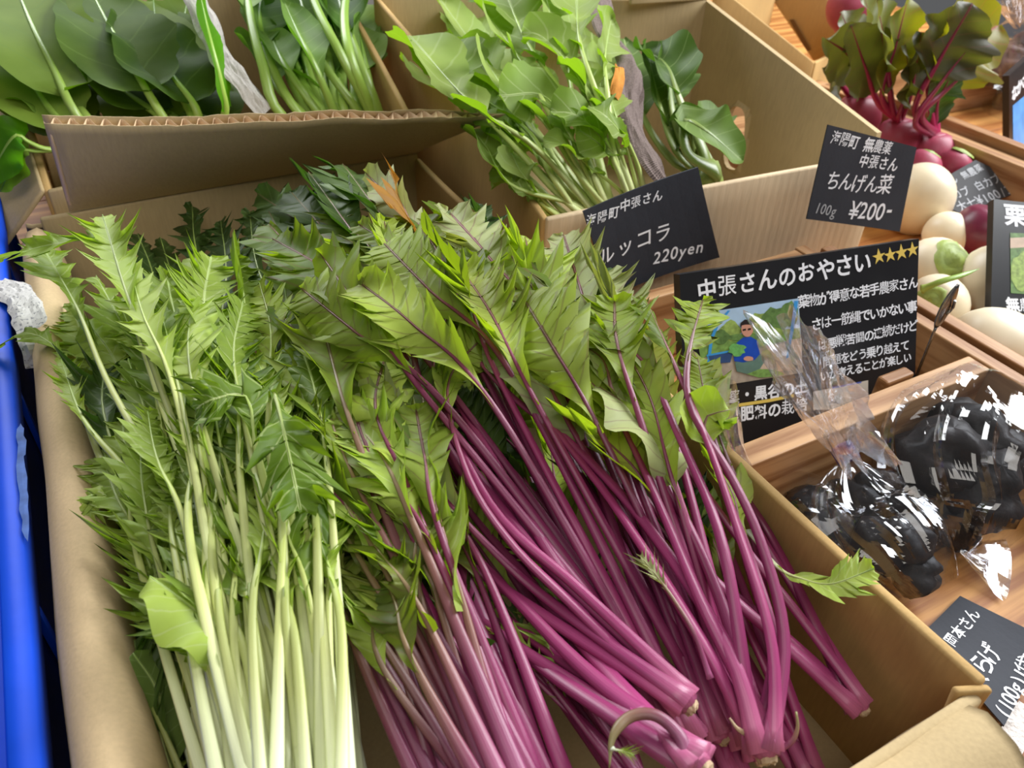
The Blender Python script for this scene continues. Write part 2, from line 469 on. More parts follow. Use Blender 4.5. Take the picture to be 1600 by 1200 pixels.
M['leaf_beet'] = leaf_mat('beet_leaf', srgb(56, 54, 46), srgb(106, 112, 66), srgb(116, 60, 72), srgb(130, 136, 40), 0.28, 0.4, nvein=6, veinw=0.06)
M['leaf_beet_y'] = leaf_mat('beet_yellow_leaf', srgb(78, 84, 46), srgb(130, 136, 56), srgb(150, 80, 70), srgb(190, 190, 30), 0.4, 0.4, nvein=6)
M['st_g'] = stalk_mat('mizuna_stalk', [(0.0, srgb(242, 247, 224)), (0.32, srgb(230, 236, 190)), (0.52, srgb(194, 200, 128)), (0.7, srgb(164, 174, 90)), (1.0, srgb(150, 180, 84))], 0.42)
M['st_r'] = stalk_mat('red_mizuna_stalk', [(0.0, srgb(188, 104, 140)), (0.10, srgb(158, 62, 112)), (0.45, srgb(142, 46, 94)), (0.75, srgb(122, 54, 76)), (1.0, srgb(120, 100, 62))], 0.34, streak=0.3)
M['st_rb'] = stalk_mat('brown_mizuna_stalk', [(0.0, srgb(168, 90, 132)), (0.3, srgb(132, 60, 90)), (0.55, srgb(132, 94, 78)), (1.0, srgb(140, 140, 84))], 0.36)
M['st_roc'] = stalk_mat('rocket_stalk', [(0.0, srgb(226, 232, 178)), (0.4, srgb(178, 194, 106)), (1.0, srgb(146, 178, 80))], 0.4)
M['st_spin'] = stalk_mat('spinach_stalk', [(0.0, srgb(166, 192, 92)), (0.5, srgb(140, 172, 70)), (1.0, srgb(110, 150, 56))], 0.35)
M['st_bok'] = stalk_mat('bok_choy_stalk', [(0.0, srgb(140, 158, 84)), (0.5, srgb(136, 154, 80)), (1.0, srgb(112, 140, 66))], 0.35)
M['st_beet'] = stalk_mat('beet_stalk', [(0.0, srgb(170, 44, 88)), (0.6, srgb(138, 30, 66)), (1.0, srgb(120, 40, 60))], 0.3)

# ------------------------------------------------------------------ leaves and plants


def smooth_prof(t, peak, p1=0.8, p2=0.75):
    t = max(0.0, min(1.0, t))
    if t < peak: return max(0.0, math.sin(math.pi / 2 * t / peak)) ** p1
    return max(0.0, math.cos(math.pi / 2 * (t - peak) / (1 - peak))) ** p2


def blade_rows(kind, rng):
    """rows (t, half width left, half width right, forward shear) for a leaf outline, widths relative to 1"""
    rows = []
    if kind in ('mizuna', 'mizuna_fine'):
        fine = kind == 'mizuna_fine'
        n = rng.randint(5, 7) if fine else rng.randint(4, 6)
        pk = rng.uniform(0.60, 0.74); t0 = rng.uniform(0.16, 0.30)
        core = rng.uniform(0.26, 0.40) if fine else rng.uniform(0.46, 0.64)
        tipw = rng.uniform(0.30, 0.55)

        def env(t):
            if t < pk: return 0.05 + 0.95 * (0.5 - 0.5 * math.cos(math.pi * t / pk)) ** 0.85
            return tipw + (1 - tipw) * math.cos(math.pi / 2 * (t - pk) / (1 - pk)) ** 0.8
        for k in range(5):
            t = t0 * k / 5
            w = env(t) * core * (0.75 + 0.25 * k / 5)
            rows.append((t, w, w, 0.2))
        cuts = [0.0]
        for k in range(n): cuts.append(cuts[-1] + rng.uniform(0.75, 1.25) * (1.3 - 0.55 * k / n))
        cuts = [t0 + (1 - t0) * c_ / cuts[-1] for c_ in cuts]
        for k in range(n):
            a = cuts[k]; d = cuts[k + 1] - a
            ampL, ampR = rng.uniform(0.5, 1.2), rng.uniform(0.5, 1.2)
            sbL, sbR = rng.uniform(0.2, 1.0), rng.uniform(0.2, 1.0)
            last = k == n - 1
            for ph, s in ((0.0, 0.0), (0.14, 0.05), (0.28, 0.16), (0.38, 0.34), (0.44, 0.56), (0.50, 0.36), (0.60, 0.46), (0.70, 0.70), (0.79, 1.0), (0.84, 0.66), (0.89, 0.24), (0.95, 0.03)):
                t = a + d * ph
                e = env(t)
                if last and ph > 0.5: e *= max(0.0, 1 - (ph - 0.5) / 0.5) ** 0.7
                sl, sr_ = (s * (0.55 + 0.6 * sbL), s * (0.55 + 0.6 * sbR)) if ph == 0.44 else (s, s)
                wl = e * (core + (1.1 - core) * sl * ampL); wr = e * (core + (1.1 - core) * sr_ * ampR)
                rows.append((t, wl, wr, 0.25 + (0.8 if fine else 0.6) * s * (1.1 - 0.4 * t)))
        rows.append((1.0, 0.0, 0.0, 0.3))
    elif kind == 'feather':                       # thin, deeply cut young leaf
        n = rng.randint(6, 8)
        for k in range(n):
            a = k / n; d = 1 / n
            aL, aR = rng.uniform(0.5, 1.2), rng.uniform(0.5, 1.2)
            for ph, s in ((0.0, 0.0), (0.3, 0.15), (0.62, 1.0), (0.75, 0.12)):
                t = a + d * ph
                env = smooth_prof(min(1, t), 0.6, 0.9, 0.6)
                rows.append((t, env * (0.16 + 0.84 * s * aL), env * (0.16 + 0.84 * s * aR), 1.3))
        rows.append((1, 0, 0, 0.5))
    elif kind == 'rocket':
        n = 3
        for k in range(30):
            t = k / 29
            lob = 0.0
            for c, w, h in ((0.12, 0.05, 0.35), (0.28, 0.07, 0.55), (0.46, 0.07, 0.5)):
                lob = max(lob, h * math.exp(-((t - c) / w) ** 2))
            head = smooth_prof(max(0, min(1, (t - 0.42) / 0.58)), 0.5, 0.8, 0.5)
            w = max(lob, head, 0.10 * min(1, t * 10))
            if t > 0.999: w = 0.0
            rows.append((t, w * rng.uniform(0.9, 1.08), w * rng.uniform(0.9, 1.08), 0.15))
    elif kind == 'spinach':
        for k in range(26):
            t = k / 25
            w = smooth_prof(t, 0.34, 0.55, 0.8) * (1 + 0.05 * math.sin(t * 21 + rng.random()))
            if t > 0.999: w = 0
            rows.append((t, w, w * rng.uniform(0.95, 1.05), -0.25 * (1 - t)))
    elif kind == 'beet':
        for k in range(30):
            t = k / 29
            w = smooth_prof(t, 0.40, 0.6, 0.7) * (1 + 0.09 * math.sin(t * 34 + rng.random() * 2))
            if t > 0.999: w = 0
            rows.append((t, w, w, 0.1))
    else:                                          # spoon: bok choy, komatsuna
        for k in range(24):
            t = k / 23
            w = smooth_prof(t, 0.55, 0.8, 0.55)
            if t > 0.999: w = 0
            rows.append((t, w, w, 0.0))
    return rows


def blade_data(mid, up, kind, width, rng, roll=0.0, twist=0.0, cup=0.25, wave=0.12, n_u=3, curl=0.0):
    """mid: densely sampled midrib; returns verts, faces, uvs"""
    rows = blade_rows(kind, rng)
    N = len(mid) - 1
    fr = frames(mid, up, roll, twist)
    L = sum((b - a).length for a, b in zip(mid, mid[1:]))

    def at(t):
        x = max(0.0, min(1.0, t)) * N; i = min(N - 1, int(x)); f = x - i
        return mid[i].lerp(mid[i + 1], f), fr[i]
    vs, uv, fs = [], [], []
    ph = rng.uniform(0, 6); ph2 = rng.uniform(0, 6); wf = rng.uniform(5, 9)
    cols = [-(k / n_u) for k in range(n_u, 0, -1)] + [0.0] + [k / n_u for k in range(1, n_u + 1)]
    for (t, wl, wr, sh) in rows:
        p, (T, S, Nn) = at(t)
        for u in cols:
            w = (wl if u < 0 else wr) * width
            a = abs(u)
            z = cup * w * a * a + curl * w * a ** 3
            z += wave * width * a * math.sin(t * wf * 2 + ph + (0 if u < 0 else ph2)) * (0.4 + 0.6 * a)
            vs.append(p + S * (u * w) + T * (sh * a * w) + Nn * z)
            uv.append((0.5 + u * 0.5 * min(1, (w / max(1e-6, width)) + 0.15), t))
    C = len(cols)
    for i in range(len(rows) - 1):
        for k in range(C - 1):
            a = i * C + k
            fs.append((a, a + 1, a + 1 + C, a + C))
    return vs, fs, uv


UPV = Vector((0.0, -0.25, 1.0)).normalized()


def add_leaf(plant, pts, rng, kind, width, lf, r0, r1, mstalk, mleaf, roll=0.0, twist=0.0, cup=0.25, wave=0.12, flat=0.8,
             stalk_name='stalk', up=None, curl=0.0, sides=8, nseg=26, rib=0.35, groove=0.25):
    """one stalk (a part) carrying one leaf blade (its sub-part)"""
    org = plant.location
    up = up or UPV
    pts = [p - org for p in pts]
    samp, L = spline(pts, nseg)
    fr = frames(samp, up, roll * 0.3)
    s0 = 1 - lf

    def rad(t):
        if t < s0: return (r0 + (r1 - r0) * (t / s0)) * (1 + 0.45 * math.exp(-t / 0.05))
        k = (t - s0) / lf
        k = max(0.0, min(1.0, k)); return max(0.0003, r1 * (1 - k) ** 0.8 * (1 if k > 0.05 else 1) * (rib + (1 - rib) * (1 - k)))
    v, f, uv = tube_data(samp, fr, rad, sides, flat, True, groove)
    st = mesh_obj(stalk_name, v, f, mstalk, plant, True, uv)
    if kind:
        dense, _ = spline(pts, 60)
        a = int(60 * s0)
        bv, bf, buv = blade_data(dense[a:], up, kind, width, rng, roll, twist, cup, wave, 3, curl)
        mesh_obj('leaf_blade', bv, bf, mleaf, st, True, buv)
    return st


def crown(plant, p, r, axis, mat, mcut, rng, name='root_crown'):
    """the swollen base where the stalks meet, with a pale cut end and root hairs"""
    org = plant.location
    axis = axis.normalized()
    r = r * 0.64
    pts = [p - org - axis * (r * 0.9), p - org - axis * (r * 0.2), p - org + axis * (r * 0.6), p - org + axis * (r * 1.5)]
    samp, _ = spline(pts, 10); fr = frames(samp, UPV)
    prof = [0.62, 0.86, 1.0, 1.02, 1.0, 0.95, 0.88, 0.78, 0.66, 0.5, 0.34]
    vs, fs, uv = [], [], []
    K = 14
    for i, (q, (t, s, n)) in enumerate(zip(samp, fr)):
        for k in range(K):
            a = 2 * math.pi * k / K
            rr = r * prof[i] * (1 + 0.10 * math.sin(5 * a + i * 0.3))
            vs.append(q + s * math.cos(a) * rr + n * math.sin(a) * rr); uv.append((k / K, i / 30))
    for i in range(10):
        for k in range(K):
            a = i * K + k; b = i * K + (k + 1) % K
            fs.append((a, b, b + K, a + K))
    fs.append(tuple(range(K))[::-1])
    c = mesh_obj(name, vs, fs, mat, plant, True, uv)
    # cut face
    vs = []; fs = []
    q = samp[0]; t, s, n = fr[0]
    for j, (rr, h) in enumerate(((0.66, 0.12), (0.60, -0.2), (0.34, -0.34), (0.01, -0.26))):
        for k in range(K):
            a = 2 * math.pi * k / K
            vs.append(q + (s * math.cos(a) + n * math.sin(a)) * (rr * r * rng.uniform(0.92, 1.08)) + t * (h * r * rng.uniform(0.7, 1.3) - 0.0002))
    for j in range(3):
        for k in range(K):
            a = j * K + k; b = j * K + (k + 1) % K
            fs.append((a, b, b + K, a + K))
    mesh_obj('cut_end', vs, fs, mcut, c, False)
    return c


def auto_path(R, T, rng, lift=0.02, side=0.01, start=None, spread=0.25, endlift=0.0):
    """a gently bowed stalk from root R to tip T"""
    d = T - R; L = d.length
    s = d.cross(Vector((0, 0, 1))).normalized()
    b = rng.uniform(-side, side); b2 = rng.uniform(-side, side)
    a = start.normalized() * L if start else d
    p1 = R + (d * (1 - spread) + a * spread) * 0.28 + Vector((0, 0, lift * 0.5)) + s * b * 0.3
    p2 = R + d * 0.58 + Vector((0, 0, lift)) + s * b
    p3 = R + d * 0.82 + Vector((0, 0, lift * 0.7 + endlift)) + s * (b + b2) * 0.6
    return [R, p1, p2, p3, T]

# ------------------------------------------------------------------ the setting: floor, table, trays
mb = MB(); mb.box((-3, -2, -0.78), (4, 4.5, -0.75))
fl = mb.build('floor', principled('floor_concrete', srgb(150, 140, 128), 0.7, 0.3, var=0.15, vscale=3))
tag(fl, 'grey shop floor under the display table', kind='structure')
mb = MB(); mb.box((-3, 4.4, -0.75), (4, 4.5, 2.6))
tag(mb.build('wall_back', principled('wall_plaster', srgb(226, 222, 214), 0.8, 0.2, var=0.05, vscale=2)), 'pale plastered shop wall far behind the table', kind='structure')

table = thing('display_table', Vector((0.4, 0.5, 0)), 'pine display table of wide boards under the vegetable boxes', 'table')
ys = [-0.35 + 0.105 * i for i in range(20)]
for i, y in enumerate(ys):
    mb = MB(); mb.box((-0.75, y, -0.028), (1.75, y + 0.1035, 0.0))
    bevel(mb.build('plank', M['table'], table), 0.001)
for sx, sy in ((-0.68, -0.28), (1.68, -0.28), (-0.68, 1.66), (1.68, 1.66)):
    mb = MB(); mb.box((sx - 0.035, sy - 0.035, -0.75), (sx + 0.035, sy + 0.035, -0.0285))
    bevel(mb.build('leg', M['table'], table), 0.003)
mb = MB(); mb.box((-0.7, -0.30, -0.11), (1.7, -0.27, -0.0285)); mb.build('apron', M['table'], table)

TZ = RIM - 0.05                    # top of the tray boards


def plank_part(tray, a, b, mat, name='side_board'):
    mb = MB(); mb.box(a, b); o = mb.build(name, mat, tray); bevel(o, 0.0012); return o


tray = thing('wooden_tray', Vector((0.44, 0.2, 0)), 'low cedar tray holding the black mushroom bags and the photo board', 'tray')
plank_part(tray, (0.300, 0.247, 0.0005), (0.556, 0.266, TZ), M['plank'], 'divider_board')
plank_part(tray, (0.557, -0.14, 0.0005), (0.570, 0.455, TZ + 0.001), M['plank_y'])
plank_part(tray, (0.300, 0.440, 0.0005), (0.556, 0.453, TZ), M['plank'])
tray2 = thing('wooden_tray', Vector((0.75, 0.3, 0)), 'long cedar tray heaped with white turnips and red beets', 'tray')
plank_part(tray2, (0.574, -0.14, 0.0005), (0.588, 0.440, TZ + 0.004), M['plank_y'])
plank_part(tray2, (0.935, -0.14, 0.0005), (0.955, 0.80, TZ + 0.004), M['plank_y'])
plank_part(tray2, (0.700, 0.80, 0.0005), (0.955, 0.818, TZ + 0.004), M['plank'])
tray3 = thing('wooden_tray', Vector((1.2, 0.4, 0)), 'far cedar tray behind the beet tray with bags of brown produce', 'tray')
plank_part(tray3, (0.960, -0.14, 0.0005), (0.976, 0.80, TZ + 0.014), M['plank_y'])
plank_part(tray3, (0.976, 0.78, 0.0005), (1.50, 0.80, TZ + 0.012), M['plank'])
plank_part(tray3, (1.50, -0.14, 0.0005), (1.52, 0.80, TZ + 0.012), M['plank_y'])

# ------------------------------------------------------------------ cardboard boxes


def sheet(c00, c10, c11, c01, thick, nu=16, nv=8, fn=None):
    """solid card panel: corners bottom-left, bottom-right, top-right, top-left; fn(u,v) -> offset along normal"""
    c00, c10, c11, c01 = (Vector(c) for c in (c00, c10, c11, c01))
    n = (c10 - c00).cross(c01 - c00).normalized()
    vs, fs = [], []
    for s in (0, 1):
        for j in range(nv + 1):
            for i in range(nu + 1):
                u, v = i / nu, j / nv
                p = (c00 * (1 - u) + c10 * u) * (1 - v) + (c01 * (1 - u) + c11 * u) * v
                o = fn(u, v) if fn else 0
                o = o if isinstance(o, Vector) else n * o
                vs.append(p + o + n * (thick * (0.5 - s)))
    W = nu + 1; S = W * (nv + 1)
    for j in range(nv):
        for i in range(nu):
            a = j * W + i
            fs.append((a, a + 1, a + 1 + W, a + W)); fs.append((S + a, S + a + W, S + a + 1 + W, S + a + 1))
    for i in range(nu):
        fs.append((i, S + i, S + i + 1, i + 1))
        a = nv * W + i; fs.append((a, a + 1, S + a + 1, S + a))
    for j in range(nv):
        a = j * W; fs.append((a, a + W, S + a + W, S + a))
        a = j * W + nu; fs.append((a, S + a, S + a + W, a + W))
    return vs, fs


def panel(parent, name, c00, c10, c11, c01, mat, thick=0.005, nu=16, nv=8, fn=None, label=None):
    vs, fs = sheet(c00, c10, c11, c01, thick, nu, nv, fn)
    org = parent_origin(parent)
    o = mesh_obj(name, [v - org for v in vs], fs, mat, parent, False)
    m = o.modifiers.new('bevel', 'BEVEL'); m.width = thick * 0.3; m.segments = 2; m.limit_method = 'ANGLE'; m.angle_limit = 0.9
    for p in o.data.polygons: p.use_smooth = True
    if label: o['label'] = label
    return o


def bow(a, b=0.0, seed=0):
    return lambda u, v: a * math.sin(math.pi * u) * (0.4 + 0.6 * v) + b * noise.noise(Vector((u * 4 + seed, v * 3, seed)))


XL, XR, YF, YB = -0.050, 0.273, 0.064, 0.682
box = thing('cardboard_box', Vector(((XL + XR) / 2, (YF + YB) / 2, 0)), 'long open cardboard box in the foreground full of green and red-stalked mizuna', 'box')
panel(box, 'base', (XL, YF, 0.003), (XR, YF, 0.003), (XR, YB, 0.003), (XL, YB, 0.003), M['card_in'], 0.005, 6, 6)
panel(box, 'side_wall', (XR, YF + 0.002, 0.001), (XR, YB, 0.001), (XR, YB, RIM), (XR, YF + 0.002, RIM), M['card_brown'], 0.006, 24, 6, bow(-0.003, 0.002, 3))
panel(box, 'back_wall', (XL, YB, 0.001), (XR, YB, 0.001), (XR, YB, RIM + 0.006), (XL, YB, RIM + 0.004), M['card_in'], 0.006, 24, 6, lambda u, v: 0.004 * math.sin(math.pi * u) * (1 - v))
panel(box, 'front_wall', (XL, YF, 0.001), (XR - 0.004, YF, 0.001), (XR - 0.004, YF, RIM - 0.004), (XL, YF, RIM - 0.004), M['card_in'], 0.006, 12, 6)
# left wall: inner wall rolling over into a flap folded outwards
prof = [(-0.0440, 0.001), (-0.0445, 0.05), (-0.0450, 0.088), (-0.0462, 0.104), (-0.0500, 0.1145), (-0.0555, 0.1185), (-0.0612, 0.1165), (-0.0665, 0.1095), (-0.0700, 0.097), (-0.0715, 0.075), (-0.0720, 0.04)]


def extrude_profile(parent, name, prof, y0, y1, mat, thick=0.004, n=30, jit=0.0015, seed=0, taper=None, axis='y'):
    vs, fs = [], []
    org = parent_origin(parent)
    K = len(prof)
    nor = []
    for i in range(K):
        a = Vector(prof[max(i - 1, 0)]); b = Vector(prof[min(i + 1, K - 1)]); t = (b - a).normalized()
        nor.append(Vector((-t.y, t.x)))
    for s in (0, 1):
        for j in range(n + 1):
            f = j / n; y = y0 + (y1 - y0) * f
            k = taper(f) if taper else 1.0
            for i, (a, z) in enumerate(prof):
                q = Vector((a, z)) + nor[i] * (-thick * s)
                q.x = prof[0][0] + (q.x - prof[0][0]) * k
                d = jit * noise.noise(Vector((f * 7 + seed, i * 0.35, seed)))
                q += nor[i] * d
                vs.append((Vector((q.x, y, q.y)) if axis == 'y' else Vector((y, q.x, q.y))) - org)
    S = K * (n + 1)
    for j in range(n):
        for i in range(K - 1):
            a = j * K + i
            fs.append((a, a + 1, a + 1 + K, a + K)); fs.append((S + a, S + a + K, S + a + 1 + K, S + a + 1))
    for j in range(n):
        for i in (0, K - 1):
            a = j * K + i; fs.append((a, a + K, S + a + K, S + a))
    for j in (0, n):
        for i in range(K - 1):
            a = j * K + i; fs.append((a, S + a, S + a + 1, a + 1))
    return mesh_obj(name, vs, fs, mat, parent, True)


extrude_profile(box, 'rolled_side_wall', prof, YF, YB - 0.012, M['card_roll'], 0.004, 40, 0.002, 2, lambda f: 1.06 - 0.22 * f)
# front flap rolled outwards and down, creased across
fp = [(YF + 0.006, RIM - 0.02), (YF + 0.002, RIM - 0.006), (YF - 0.008, RIM + 0.001), (YF - 0.022, RIM - 0.001), (YF - 0.036, RIM - 0.009), (YF - 0.05, RIM - 0.022), (YF - 0.062, RIM - 0.038)]
extrude_profile(box, 'front_flap', fp, XL + 0.004, XR - 0.012, M['card_in'], -0.005, 60, 0.0018, 9, None, 'x')
# torn corner tab
panel(box, 'corner_tab', (XR - 0.012, YF + 0.004, RIM - 0.02), (XR + 0.001, YF - 0.001, RIM - 0.03), (XR + 0.001, YF - 0.001, RIM - 0.001), (XR - 0.012, YF + 0.006, RIM - 0.003), M['card_brown'], 0.004, 4, 4)
panel(box, 'corner_flap', Wz(45, 372, -0.03), Wz(120, 362, -0.03), Wz(118, 344, -0.002), Wz(40, 352, -0.002), M['card_in'], 0.004, 8, 4, bow(0.002, 0.002, 5))

# standing back flap with its torn corrugated edge
flap_c = [Vector((XL + 0.022, YB, RIM + 0.006)), Vector((XR, YB, RIM + 0.006)), Wz(783, 172, 0.080), Wz(68, 190, 0.081)]


def flap_fn(u, v):
    return Vector((0, -0.006 * math.sin(math.pi * v) * (u > 0.0) - 0.02 * max(0, u - 0.75) ** 2 * v * 6, 0.004 * v * noise.noise(Vector((u * 6, 2.3, v)))))


flap_th = 0.014
FN = (flap_c[1] - flap_c[0]).cross(flap_c[3] - flap_c[0]).normalized()


def flap_pt(u, v):
    p = (flap_c[0] * (1 - u) + flap_c[1] * u) * (1 - v) + (flap_c[3] * (1 - u) + flap_c[2] * u) * v
    # right edge is concave: the panel is torn back between fold and tip
    if u > 0.72:
        k = (u - 0.72) / 0.28
        p = p + (flap_c[0] - flap_c[1]).normalized() * (0.020 * k * math.sin(math.pi * min(1, v * 1.05)))
    return p + flap_fn(u, v)


flap = bpy.data.objects.new('back_flap', None)
for side, nm in ((0.5, 'inner_liner'), (-0.5, 'outer_liner')):
    pass
bpy.data.objects.remove(flap)


def liner(parent, name, off, mat):
    nu, nv = 60, 10
    vs, fs = [], []
    org = parent_origin(parent)
    for s in (0, 1):
        for j in range(nv + 1):
            for i in range(nu + 1):
                u, v = i / nu, j / nv
                pinch = 1 - max(0, (u - 0.86) / 0.14) * v
                p = flap_pt(u, v) + FN * (off * pinch * (0.25 + 0.75 * v) + (s - 0.5) * 0.0007)
                if v == 1: p += Vector((0, 0, 0.0012 * noise.noise(Vector((u * 70, off * 900, 1)))))
                vs.append(p - org)
    W = nu + 1; S = W * (nv + 1)
    for j in range(nv):
        for i in range(nu):
            a = j * W + i
            fs.append((a, a + 1, a + 1 + W, a + W)); fs.append((S + a, S + a + W, S + a + 1 + W, S + a + 1))
    for i in range(nu):
        a = nv * W + i; fs.append((a, a + 1, S + a + 1, S + a))
    for j in range(nv):
        for i in (0, nu):
            a = j * W + i; fs.append((a, a + W, S + a + W, S + a))
    return mesh_obj(name, vs, fs, mat, parent, True)


bf = liner(box, 'back_flap', flap_th / 2, M['card_in'])
bf['label'] = 'upright back flap with torn corrugated top edge'
ln = liner(box, 'outer_liner', -flap_th / 2, M['card_in'])
# corrugated sheet between the liners
vs, fs = [], []
org = parent_origin(box)
NW = 30 * 10
for s in (0, 1):
    for j, v in enumerate((0.0, 0.35, 0.7, 0.985)):
        for i in range(NW + 1):
            u = i / NW
            pinch = 1 - max(0, (u - 0.86) / 0.14) * v
            w = math.sin(2 * math.pi * 30 * u + 0.8 * noise.noise(Vector((u * 9, 4, 0))))
            vs.append(flap_pt(u, v) + FN * (w * (flap_th / 2 - 0.0005) * pinch * (0.25 + 0.75 * v) + (s - 0.5) * 0.0005) - org)
W = NW + 1; S = W * 4
for j in range(3):
    for i in range(NW):
        a = j * W + i
        fs.append((a, a + 1, a + 1 + W, a + W)); fs.append((S + a, S + a + W, S + a + 1 + W, S + a + 1))
for i in range(NW):
    a = 3 * W + i; fs.append((a, a + 1, S + a + 1, S + a))
mesh_obj('corrugated_core', vs, fs, M['flute'], box, True)

# spinach box behind
sbox = thing('cardboard_box', Vector((0.11, 0.86, 0)), 'cardboard box of spinach and long-stalked greens behind the corrugated flap', 'box')
S_FL, S_FR = Vector((-0.040, 0.715, RIM + 0.012)), Vector((0.272, 0.700, RIM + 0.040))
S_BL, S_BR = Vector((-0.060, 1.10, RIM + 0.125)), Vector((0.288, 1.10, RIM + 0.155))


def down(p, dz=0.0): return Vector((p.x, p.y, 0.001 + dz))


panel(sbox, 'side_wall', down(S_FL), down(S_BL), S_BL, S_FL, M['card_brown'], 0.006, 16, 6, bow(0.004))
panel(sbox, 'side_wall', down(S_FR), down(S_BR), S_BR, S_FR, M['card_brown'], 0.006, 16, 6, bow(0.004))
panel(sbox, 'front_wall', down(S_FL), down(S_FR), S_FR, S_FL, M['card_in'], 0.006)
panel(sbox, 'back_wall', down(S_BL), down(S_BR), S_BR, S_BL, M['card_in'], 0.006)
panel(sbox, 'base', (-0.04, 0.72, 0.004), (0.27, 0.71, 0.004), (0.28, 1.09, 0.03), (-0.05, 1.09, 0.03), M['card_in'], 0.005, 4, 4)

panel(sbox, 'outer_flap', S_FL + Vector((-0.052, 0.002, -0.05)), S_BL + Vector((-0.05, 0, -0.05)), S_BL + Vector((-0.002, 0, 0)), S_FL + Vector((-0.002, 0, 0)), M['card_in'], 0.005, 10, 5, bow(0.003))
# rocket box on the right
rbox = thing('cardboard_box', Vector((0.48, 0.63, 0)), 'cardboard box of rocket and bok choy with a hand hole in its tall side', 'box')
R_FL, R_FR = Vector((0.300, 0.486, RIM + 0.020)), Wz(1386, 240, 0.020)
R_BL, R_BR = Vector((0.306, 0.86, RIM + 0.104)), Wz(1105, 0, 0.092)
panel(rbox, 'side_wall', down(R_FL), down(R_BL), R_BL, R_FL, M['card_brown'], 0.006, 20, 6, lambda u, v: 0.006 * math.sin(math.pi * u) * v)
panel(rbox, 'front_wall', down(R_FL), down(R_FR), R_FR, R_FL, M['card_front'], 0.006, 16, 6, lambda u, v: -0.004 * math.sin(math.pi * u) * v, 'pale front wall')
panel(rbox, 'back_wall', down(R_BL), down(R_BR), R_BR, R_BL, M['card_in'], 0.006)
panel(rbox, 'base', down(R_FL, 0.003), down(R_FR, 0.003), down(R_BR, 0.02), down(R_BL, 0.02), M['card_in'], 0.005, 4, 4)
# tall side with a hand hole: grid with an oval opening
a0, a1, b0, b1 = down(R_FR), down(R_BR), R_BR, R_FR
R_FRt = Wz(1374, 207, 0.028)
n = (a1 - a0).cross(b1 - a0).normalized()
hole_c = Wp(1149, 215, a0, n); hole_d = Wp(1160, 252, a0, n)


def side_uv(u, v):
    top = R_FRt.lerp(R_BR, u); bot = a0.lerp(a1, u)
    return bot.lerp(top, v)


ud = (a1 - a0).normalized()
nu, nv = 64, 36
vs, fs = [], []
org = parent_origin(rbox)
hc = Wp(1150, 216, a0, n)
hax = (Vector((0, 0, 1)) + ud * 0.12).normalized(); hay = n.cross(hax)
HW, HH = 0.036, 0.016


def push(p):
    d = p - hc; x = d.dot(hax) / HW; y = d.dot(hay) / HH
    return x, y


grid = {}
for s in (0, 1):
    for j in range(nv + 1):
        for i in range(nu + 1):
            p = side_uv(i / nu, j / nv) + n * ((0.5 - s) * 0.006)
            grid[s, i, j] = len(vs); vs.append(p)
keep = set()
for j in range(nv):
    for i in range(nu):
        c = side_uv((i + .5) / nu, (j + .5) / nv); x, y = push(c)
        if abs(x) ** 3 + abs(y) ** 3 >= 1: keep.add((i, j))
# snap the ring of the opening onto its outline
for j in range(nv + 1):
    for i in range(nu + 1):
        around = [(i + a, j + b) in keep for a in (-1, 0) for b in (-1, 0) if 0 <= i + a < nu and 0 <= j + b < nv]
        if not all(around) and any(around):
            p = side_uv(i / nu, j / nv); x, y = push(p)
            l = (abs(x) ** 3 + abs(y) ** 3) ** (1 / 3)
            if l > 1e-6:
                q = hc + hax * (x / l * HW) + hay * (y / l * HH)
                for s in (0, 1): vs[grid[s, i, j]] = q + n * ((0.5 - s) * 0.006)
for (i, j) in keep:
    q = [(i, j), (i + 1, j), (i + 1, j + 1), (i, j + 1)]
    fs.append(tuple(grid[0, a, b] for a, b in q)); fs.append(tuple(grid[1, a, b] for a, b in q[::-1]))
    for k, (di, dj) in enumerate(((0, -1), (1, 0), (0, 1), (-1, 0))):
        if (i + di, j + dj) not in keep:
            a, b = q[k], q[(k + 1) % 4]
            fs.append((grid[0, a[0], a[1]], grid[1, a[0], a[1]], grid[1, b[0], b[1]], grid[0, b[0], b[1]]))
o = mesh_obj('side_wall', [v - org for v in vs], fs, M['card_in'], rbox, False)
o['label'] = 'tall side wall with oval hand hole'
# extension of the back wall seen beyond the corner crease
panel(rbox, 'back_flap', R_BR + Vector((0, 0, -0.0)), R_BR + Vector((-0.10, 0.012, 0)), R_BR + Vector((-0.10, 0.02, 0.05)), R_BR + Vector((0, 0.008, 0.05)), M['card_in'], 0.005, 4, 4)

# box behind, with a slit
bbox = thing('cardboard_box', Vector((0.98, 0.95, 0)), 'empty-looking cardboard box with a slit handle behind the beet leaves', 'box')
B = [Wz(1085, -60, 0.06), Wz(1272, 96, 0.04), Wz(1318, 60, 0.05), Wz(1215, -60, 0.09)]
q0, q1 = Wy(1118, -10, 0.86), Wy(1272, 97, 0.80)
panel(bbox, 'side_wall', down(q1), down(q0), q0 + Vector((0.0, 0.0, 0.01)), q1, M['card_brown'], 0.006, 10, 4)
q2 = Wy(1320, 74, 0.93); q3 = Wy(1215, -30, 1.0)
panel(bbox, 'front_wall', down(q1), down(q2), q2, q1, M['card_brown'], 0.006, 8, 4)
wa, wb, wc, wd = Wy(1272, 95, 0.94), Wy(1318, 76, 0.90), Wy(1290, -20, 0.95), Wy(1195, -20, 1.02)
o = panel(bbox, 'side_flap', wa, wb, wc, wd, M['card_brown'], 0.006, 10, 8)
sl = [Wy(1235, 32, 0.965), Wy(1241, 30, 0.962), Wy(1266, 76, 0.932), Wy(1261, 78, 0.935)]
nrm = (wb - wa).cross(wd - wa).normalized()
if nrm.y > 0: nrm = -nrm
